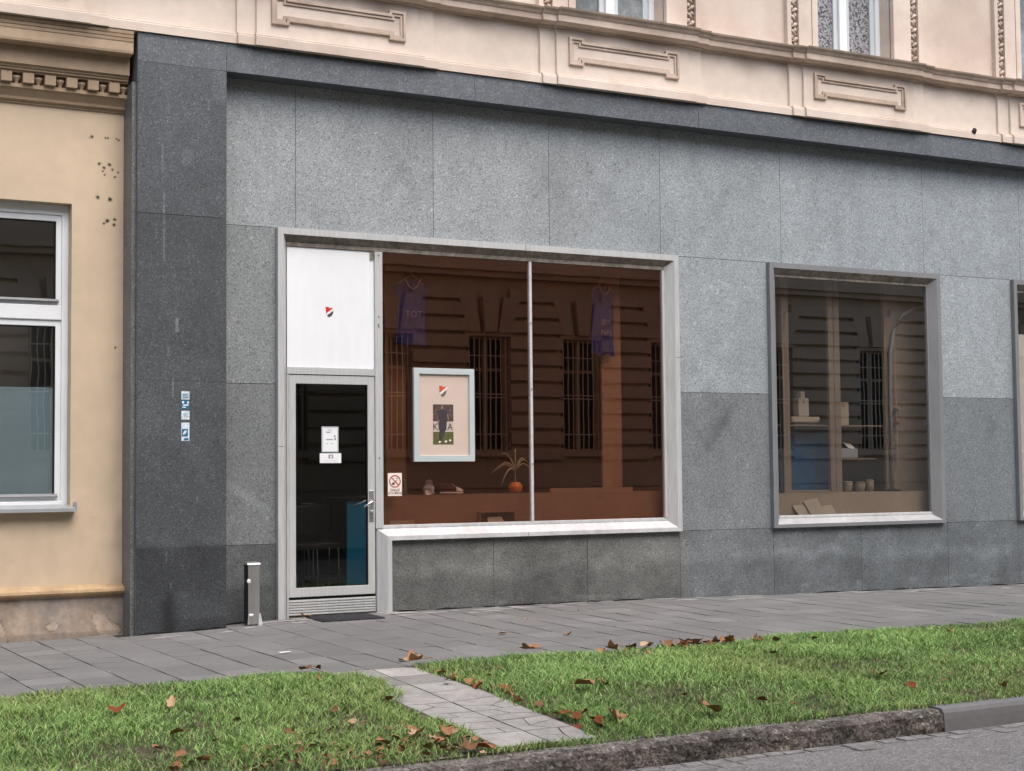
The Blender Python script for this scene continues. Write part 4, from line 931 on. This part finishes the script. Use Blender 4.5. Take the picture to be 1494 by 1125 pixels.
# jerseys hanging behind the glass
def jersey(cx, top, wd, ht, y, label, words):
    t = thing('jersey', label, 'jersey', (cx, y, top))
    mb = MB(); nu, nv = 16, 24
    prof = [(0,.30),(.05,.42),(.10,.62),(.22,.50),(.30,.46),(1,.50)]
    for j in range(nv+1):
        v = j/nv; hw = lerp_tab(prof, v)*wd
        for i in range(nu+1):
            u = i/nu*2-1; mb.v.append((cx+u*hw+.01*math.sin(v*5), y+.02*math.sin(u*7+v*3)*(.3+v)+.02*abs(u), top-ht*v-.02*abs(u)*(1 if v < .1 else 0)+.012*math.sin(u*5)*v))
    mb.f = [(j*(nu+1)+i, (j+1)*(nu+1)+i, (j+1)*(nu+1)+i+1, j*(nu+1)+i+1) for j in range(nv) for i in range(nu)]; mb.mi = [0]*len(mb.f)
    o = mb.build('shirt', 'cloth_blue', t, smooth=True); s_ = o.modifiers.new('thick', 'SOLIDIFY'); s_.thickness = .004
    mb = MB(); mb.tube([(cx-wd*.28,y-.012,top+.0),(cx-wd*.15,y-.02,top-.07),(cx,y-.024,top-.10),(cx+wd*.15,y-.02,top-.07),(cx+wd*.28,y-.012,top+.0)], .008, 6); mb.build('collar', 'cloth_white', t)
    mb = MB(); mb.tube([(cx-wd*.42,y+.02,top-.05),(cx,y+.015,top+.04),(cx+wd*.42,y+.02,top-.05)], .007, 6); mb.tube([(cx,y+.015,top+.04),(cx+.01,y+.015,top+.12),(cx-.01,y+.015,top+.16)], .004, 6); mb.build('hanger', 'leaf_dry', t)
    for k, (wtxt, dz, sz) in enumerate(words): text(wtxt, sz, cx, y-.035, top-dz, 'cloth_white', t, 'lettering')
    return t
jersey(5.99, 3.02, .30, .62, .30, 'blue jersey hanging behind the left tinted pane above the framed poster', [('TOT', .36, .085)])
jersey(8.08, 3.07, .26, .70, .30, 'blue jersey with white collar hanging behind the right tinted pane', [('SPA', .40, .075), ('NAJ', .50, .075)])
# bottle, shoes, plant on the ledge
t = thing('bottle', 'small dull green bottle on the ledge next to the no smoking sign', 'bottle', (5.90,.28,1.023)); mb = MB(); mb.lathe((5.90,.28,1.023), [(.020,0),(.022,.01),(.022,.07),(.009,.10),(.009,.125)], 14); mb.build('body', 'bottle', t, smooth=True); mb = MB(); mb.lathe((5.90,.28,1.149), [(.011,0),(.011,.018)], 12); mb.build('cap', 'card', t)
def shoe(x, y, z, rot, label, sc=1):
    t = thing('shoe', label, 'shoe', (x, y, z), None); t.rotation_euler = (0, 0, rot); t.scale = (sc, sc, sc*1.15)
    secs = [(-.125,.030,.085,.02),(-.10,.036,.10,.0),(-.05,.036,.10,.0),(0,.038,.085,.0),(.05,.044,.06,.0),(.09,.044,.045,.0),(.125,.028,.03,.0)]
    def body(z0, hs, ws, name, m, cut=None):
        mb = MB(); n_ = 12; rows = []
        for sx, sw, sh, _ in secs:
            if cut and not cut[0] <= sx <= cut[1]: continue
            for k in range(n_):
                a = 2*math.pi*k/n_; mb.v.append((sx*(1.02 if ws > 1 else 1), sw*ws*math.cos(a), z0+(sh*hs*(.5+.5*math.sin(a)) if hs > 0 else -hs*(.5+.5*math.sin(a)))))
            rows.append(1)
        r_ = len(rows); mb.f = [(i*n_+k, (i+1)*n_+k, (i+1)*n_+(k+1)%n_, i*n_+(k+1)%n_) for i in range(r_-1) for k in range(n_)]+[tuple(range(n_-1,-1,-1)), tuple(range((r_-1)*n_, r_*n_))]; mb.mi = [0]*len(mb.f)
        me_o = mb.build(name, m, None, smooth=True); me_o.parent = t; return me_o
    body(.012, 1.0, 1.0, 'upper', 'shoe_dark'); body(.0, -.026, 1.12, 'sole', 'shoe_white')
    body(.013, 1.03, 1.05, 'toe_cap', 'shoe_white', (.05,.13))
    mb = MB()
    for k in range(3): mb.tube([(.01+k*.018,-.03,.088-k*.012),(.01+k*.018,0,.102-k*.014),(.01+k*.018,.03,.088-k*.012)], .004, 6)
    o = mb.build('laces', 'shoe_white', None); o.parent = t; return t
shoe(6.15, .30, 1.024, R(-118), 'maroon and white sneaker on the ledge with its toe facing the street', 1.15); shoe(6.38, .30, 1.024, R(-20), 'maroon and white sneaker seen from the side, right of the other sneaker', .85)
PP = thing('potted_plant', 'spidery dry houseplant in a round orange pot on the ledge', 'plant', (7.06,.30,1.024))
mb = MB(); mb.lathe((7.06,.30,1.024), [(.035,0),(.058,.02),(.068,.05),(.062,.08),(.045,.10),(.045,.106),(.038,.10)], 24); mb.build('pot', 'orange', PP, smooth=True)
mb = MB(); mb.lathe((7.06,.30,1.11), [(.038,0),(.036,.01)], 16); mb.build('soil', 'soil', PP)
mb = MB(); mb.tube([(7.06,.30,1.12),(7.055,.30,1.20),(7.06,.30,1.24)], .006, 6); mb.build('stem', 'leaf_dry', PP)
for a, l, up_ in ((-2.9,.22,.02),(-2.5,.24,-.12),(-.2,.18,.0),(.5,.16,.10),(1.3,.26,.22),(2.4,.18,.17),(3.0,.26,-.02),(-.6,.16,.07),(-1.6,.2,.05),(1.9,.2,.12)):
    mb = MB(); pts = [(7.06+math.cos(a)*l*q, .30+math.sin(a)*l*q*.5, 1.24+up_*q+.07*math.sin(math.pi*q)-.02*q*q) for q in [k/6 for k in range(7)]]
    mb.tube(pts, [.007,.0075,.0075,.007,.0055,.004,.0015], 6); mb.build('leaf', 'leaf_dry', PP, smooth=True)
# items against the low board
t = thing('display_case', 'dark open display case with papers behind the lower edge of the tinted glass', 'box', (6.75,.13,.751)); mb = MB(); mb.ring(rect(6.57,6.95,.751,.862), rect(6.58,6.94,.761,.852), .10, .155); mb.build('frame', 'brown_board', t); mb = MB(); mb.box(6.581,6.939,.145,.15,.762,.851); mb.build('back', 'interior_dark', t)
mb = MB(); mb.add([(6.66,.11,.763),(6.83,.11,.763),(6.82,.14,.812),(6.67,.14,.808)], [(0,1,2,3)]); mb.build('paper', 'card', t)
t = thing('card_strip', 'long low white card standing on the window bottom near the door post', 'card', (5.78,.09,.751)); mb = MB(); mb.box(5.66,5.90,.09,.093,.752,.80); mb.build('sheet', 'card', t); mb = MB(); mb.lathe((5.865,.089,.782), [(.008,0),(.008,.012)], 8); mb.build('dot', 'brown_board', t)

# ------------------------------------------------------------------ street things
BO = thing('bollard', 'square stainless steel bollard standing at the wall left of the door', 'bollard', (4.27,-.2,-.045))
mb = MB(); mb.box(4.222,4.322,-.25,-.155,-.02,.475); mb.build('post', 'steel', BO, bevel=.006)
mb = MB(); mb.box(4.216,4.3219,-.2505,-.1545,-.021,.4745); mb.v = [(4.2185 if x < 4.25 else 4.2215, y, z) for x, y, z in mb.v]; mb.build('dark_left_face', 'black_plastic', BO)  # thin black sheet that makes the post's left face dark
mb = MB(); mb.add([(4.212,-.258,.476),(4.328,-.258,.476),(4.328,-.148,.476),(4.212,-.148,.476),(4.216,-.253,.49),(4.324,-.253,.49),(4.324,-.152,.498),(4.216,-.152,.498)], [(0,1,5,4),(1,2,6,5),(2,3,7,6),(3,0,4,7),(4,5,6,7),(3,2,1,0)]); mb.build('cap', 'steel', BO)
for s, xx in ((-1, 4.226), (1, 4.318)):
    mb = MB(); mb.prism([(xx-.012,-.045),(xx+.02*s+.01,-.045),(xx+.004*s+.004,.07),(xx-.004,.07)] , -.262, -.252); mb.build('foot', 'alu_sill', BO)
mb = MB(); mb.blob((4.226,-.254,.34), .016, .006, .018, .3, 9, 6, .2); mb.blob((4.245,-.254,.06), .02, .005, .012, 0, 9, 6, .2); mb.build('paint_blot', 'paper', BO)
mb = MB()
mat_z = lambda x, y: gz(x, y)
DM = thing('door_mat', 'flat black rubber mat lying on the pavement in front of the door', 'mat', (5.05,-.26,.0))
mb = MB(); q = [(4.80,-.055),(5.36,-.055),(5.36,-.47),(4.80,-.47)]; mb.add([(x,y,gz(x,y)-.004) for x,y in q]+[(x,y,gz(x,y)+.012) for x,y in q], [(4,7,6,5),(0,1,5,4),(1,2,6,5),(2,3,7,6),(3,0,4,7)]); mb.build('pad', 'rubber', DM)
mb = MB()
for k in range(9): y = -.09-.042*k; mb.add([(4.83,y,gz(5,y)+.012),(5.33,y,gz(5,y)+.012),(5.33,y-.015,gz(5,y)+.017),(4.83,y-.015,gz(5,y)+.017),(4.83,y-.02,gz(5,y)+.012),(5.33,y-.02,gz(5,y)+.012)], [(0,3,2,1),(3,4,5,2)])
mb.build('ribs', 'rubber', DM)
mb = MB(); mb.add([(3.84,-2.0,gz(3.84,-2)+.006),(3.93,-2.0,gz(3.9,-2)+.006),(3.925,-2.07,gz(3.9,-2.07)+.009),(3.845,-2.065,gz(3.84,-2.07)+.006)], [(0,3,2,1)]); tag(mb.build('paper_scrap', 'paper'), 'little white paper scrap lying on the pavement left of the slab path', 'litter')

# ------------------------------------------------------------------ fallen leaves
LM = {}
for k, c in {'red': (.20,.055,.018), 'brown': (.19,.095,.045), 'tan': (.33,.17,.08), 'pale': (.46,.31,.19), 'olive': (.20,.16,.06)}.items():
    LM[k] = mat('leaf '+k, c, .7, [(25, .25), (90, .15)])
def leaf_mesh(kind, seed, colk):
    r = random.Random(seed); mb = MB(); n_ = 9
    if kind == 'oval': rad = lambda t: .5*abs(math.cos(t/2-math.pi/2))*.75+.16
    else: ph_ = r.uniform(0, 6); rad = lambda t: .30+.17*abs(math.cos(2.5*t+.4*math.sin(t+ph_)))+.08*math.sin(2*t+ph_)+.05*math.sin(7*t+ph_)
    m_ = 20; curl = r.uniform(.9, 3.0); tw = r.uniform(-1, 1)
    mb.v.append((0, 0, .02))
    for ring in (.5, 1.0):
        for k in range(m_):
            t = 2*math.pi*k/m_; rr = rad(t)*ring*(1+.12*r.uniform(-1, 1)*ring); x, y = rr*math.cos(t), rr*math.sin(t)*.8
            mb.v.append((x, y, .02+curl*.9*(y*y)+.3*tw*x*y+.25*curl*max(0, x-.2)**2+.04*r.uniform(-1, 1)*ring))
    mb.f = [(0, 1+k, 1+(k+1)%m_) for k in range(m_)]+[(1+k, 1+m_+k, 1+m_+(k+1)%m_, 1+(k+1)%m_) for k in range(m_)]; mb.mi = [0]*len(mb.f)
    a = len(mb.v); mb.tube([(-.3,0,.04),(-.55,.02,.03),(-.75,.06,.06)], .014, 5)
    me = bpy.data.meshes.new('fallen_leaf'); me.from_pydata(mb.v, [], mb.f); me.materials.append(LM[colk]); me.polygons.foreach_set('use_smooth', [True]*len(me.polygons)); return me
LEAFS = {}
for k in LM: LEAFS[k] = [leaf_mesh('lobed', hash(k) % 97+i, k) if i < 2 else leaf_mesh('oval', i+31, k) for i in range(4)]
def leaf(x, y, size, colk, label, group, tilt=.35, up=0):
    o = bpy.data.objects.new('fallen_leaf', random.choice(LEAFS[colk])); COL.objects.link(o)
    z = gz(x, y) if y > -3.2 else vz(x, y) if y > -5.6 else gz(x, y)
    if 3.74 < x < 4.35 and y < -3.2: z = vz(x, y)+.02
    lift = up if up else (.035 if y < -3.22 and not 3.72 < x < 4.37 and y > -5.6 else .004)
    o.location = (x, y, z+lift); o.scale = (size,)*3
    o.rotation_euler = (random.uniform(-tilt, tilt), random.uniform(-tilt, tilt), random.uniform(0, 6.28)); return tag(o, label, 'leaf', group)
leaf(2.13,-4.19,.14,'red','large rust red fallen leaf in the middle of the left grass patch','',.3,.05)
leaf(4.34,-3.26,.16,'tan','large curled tan leaf at the corner where path, pavement and grass meet','',.5,.03)
leaf(5.28,-3.13,.14,'tan','tan leaf standing upright at the pavement edge of the right grass','',1.2,.05)
leaf(4.85,-4.62,.15,'tan','big orange tan leaf lying on the right grass beside the path','',.3,.055)
leaf(5.29,-4.93,.10,'pale','pale curled leaf standing in the right grass above the old kerb','',1.0,.05)
leaf(5.18,-5.42,.15,'tan','long tan leaf in the grass just above the old kerb','',.6,.05)
leaf(6.79,-5.0,.15,'red','wide rust brown leaf in the right grass above the kerb joint','',.3,.05)
leaf(5.71,-1.95,.075,'pale','pale leaf lying alone in the middle of the pavement','',.2,.008)
leaf(6.12,-2.23,.075,'tan','small tan leaf on the pavement right of the pale one','',.2,.008)
leaf(4.41,-2.94,.08,'pale','pale curled leaf on the pavement just before the slab path','',.2,.008)
leaf(4.80,-.06,.09,'tan','orange leaf lying against the kick plate beside the mat','',.2,.008)
A = [(6.77,-5.28,'red'),(5.85,-3.31,'tan'),(6.18,-3.26,'pale'),(6.09,-3.18,'brown'),(6.39,-3.21,'brown'),(6.67,-3.16,'tan'),(6.79,-3.21,'tan'),(6.84,-3.35,'tan'),(6.51,-3.26,'brown'),(6.93,-3.19,'brown')]
for x, y, c in A: leaf(x, y, random.uniform(.09,.14), c, 'brown and tan leaves heaped along the pavement edge of the right grass', 'leaves along the right grass edge', .7)
for _ in range(26): leaf(random.gauss(6.5,.38), -3.2-abs(random.gauss(0,.05)), random.uniform(.05,.10), random.choice(('brown','tan','red','brown')), 'brown and tan leaves heaped along the pavement edge of the right grass', 'leaves along the right grass edge', .6, .015)
for x, y in ((4.42,-5.2),(4.47,-5.3),(4.36,-5.31),(4.5,-5.15),(4.38,-5.1),(4.44,-5.38),(4.6,-5.3)): leaf(x, y, random.uniform(.08,.13), random.choice(('tan','red','brown')), 'curled leaves piled in the grass at the kerb end of the path', 'leaves at the kerb end of the path', .8)
for x, y in ((4.38,-4.01),(4.45,-4.33),(4.26,-3.93),(4.4,-4.07),(4.37,-3.8),(4.39,-4.5),(4.36,-4.65),(4.37,-3.6),(4.41,-4.8),(4.40,-4.25),(4.36,-4.15)): leaf(x, y, random.uniform(.06,.11), random.choice(('tan','red','brown')), 'brown leaves caught along the right edge of the slab path', 'leaves on the right edge of the path', .5, .02)
for x, y, c in ((3.66,-4.32,'tan'),(3.19,-4.95,'pale'),(3.18,-5.38,'tan'),(3.61,-5.6,'red'),(3.55,-5.6,'brown'),(3.42,-5.19,'tan'),(3.43,-5.25,'pale'),(3.58,-5.27,'tan'),(3.67,-3.2,'red'),(3.6,-3.22,'brown'),(2.46,-4.1,'pale'),(2.26,-4.84,'tan')): leaf(x, y, random.uniform(.07,.12), c, 'small tan and brown leaves scattered in the left grass patch', 'leaves in the left grass', .5, .04)
for _ in range(55): leaf(random.uniform(2.0,3.7), -5.2-abs(random.gauss(0,.18)) if random.random() < .7 else random.uniform(-5.3,-3.3), random.uniform(.04,.085), random.choice(('tan','brown','olive','pale','brown')), 'small tan and brown leaves scattered in the left grass patch', 'leaves in the left grass', .6, .025)
for _ in range(70): leaf(random.uniform(2.4,3.72), -5.58+abs(random.gauss(0,.10)), random.uniform(.025,.055), random.choice(('brown','brown','olive','tan','red')), 'small dark leaves matted on the bare soil along the kerb of the left grass', 'leaf litter along the left kerb', .6, .02)
for _ in range(34): leaf(random.uniform(4.5,11), random.uniform(-5.5,-3.3), random.uniform(.045,.09), random.choice(('tan','brown','olive','red')), 'small brown leaves scattered over the right grass patch', 'leaves in the right grass', .6, .03)
for _ in range(7): leaf(random.uniform(3.2,9), random.uniform(-3.0,-.3), random.uniform(.02,.04), random.choice(('pale','tan')), 'tiny leaf crumbs scattered on the pavement tiles', 'leaf crumbs on the pavement', .2, .006)
for o in list(COL.objects):
    if o.name.startswith('fallen_leaf') and o.get('group') == '': del o['group']

# ------------------------------------------------------------------ opposite building (seen reflected in the glass)
OB = thing('building', 'tan rusticated house with barred windows across the street, seen only as a reflection', 'building', (12,-15,-.2))
Y0 = -15.0
WC = [-9.2,-7.0,-4.8,-2.6,-.4,1.8,4.0,6.0,7.93,10.13,12.33,14.53,16.73,18.93,21.8,24.75,26.95,29.15,31.35,33.5]
def opbox(mb, x0, x1, z0, z1, out): mb.box(x0, x1, Y0-.4, Y0+out, z0, z1)
mb = MB(); prev = -22
for c in WC+[42]:
    a, b = prev, c-.485
    if c == 42: b = 42
    opbox(mb, a, b, -.4, 5.2, -.03)
    z = 1.45
    while z < 4.75:
        if b-a > .3: mb.box(a+.0, b-.0, Y0-.03, Y0+.09, z+.04, z+.285)
        z += .325
    if c < 42:
        opbox(mb, c-.485, c+.485, -.4, 1.62, -.03); opbox(mb, c-.485, c+.485, 4.02, 5.2, -.03)
        for s in (-1, 0, 1):
            k0, k1 = (s*.34-.14, s*.34+.14), (s*.52-.19, s*.52+.19)
            mb.prism([(c+k0[0],4.08),(c+k0[1],4.08),(c+k1[1],4.80),(c+k1[0],4.80)][::-1], Y0-.03, Y0+(.16 if s == 0 else .10))
        mb.box(c-.62, c+.62, Y0-.03, Y0+.10, 1.56, 1.68); mb.box(c-.55, c+.55, Y0-.03, Y0+.06, 4.0, 4.075)
    prev = c+.485
mb.box(-22, 42, Y0-.03, Y0+.05, -.4, .9); mb.box(-22, 42, Y0-.03, Y0+.04, .92, 1.42); mb.box(-22, 42, Y0-.3, Y0+.16, 5.202, 5.32); mb.box(-22, 42, Y0-.3, Y0+.25, 5.322, 5.5); mb.box(-22, 42, Y0-.4, Y0, 5.502, 11.0)
mb.build('wall', 'opp', OB)
for c in WC:
    mb = MB(); mb.ring(rect(c-.485,c+.485,1.62,4.02), rect(c-.41,c+.41,1.72,3.95), Y0-.2, Y0-.14); mb.box(c-.05, c+.05, Y0-.2, Y0-.13, 1.72, 3.95); mb.box(c-.41, c+.41, Y0-.2, Y0-.135, 3.3, 3.36)
    wn = mb.build('window', 'opp_frame', OB); mb = MB(); mb.box(c-.41, c+.41, Y0-.185, Y0-.18, 1.72, 3.95); mb.build('pane', 'opp_dark', wn)
    mb = MB()
    for k in range(8): x = c-.42+.12*k; mb.tube([(x,Y0-.02,1.68),(x,Y0-.02,3.98)], .011, 6)
    for z in (2.0, 2.75, 2.82, 3.6): mb.box(c-.47, c+.47, Y0-.05, Y0-.035, z, z+.02)
    mb.build('bars', 'bar_iron', wn)
print('OBJ', len(COL.objects))
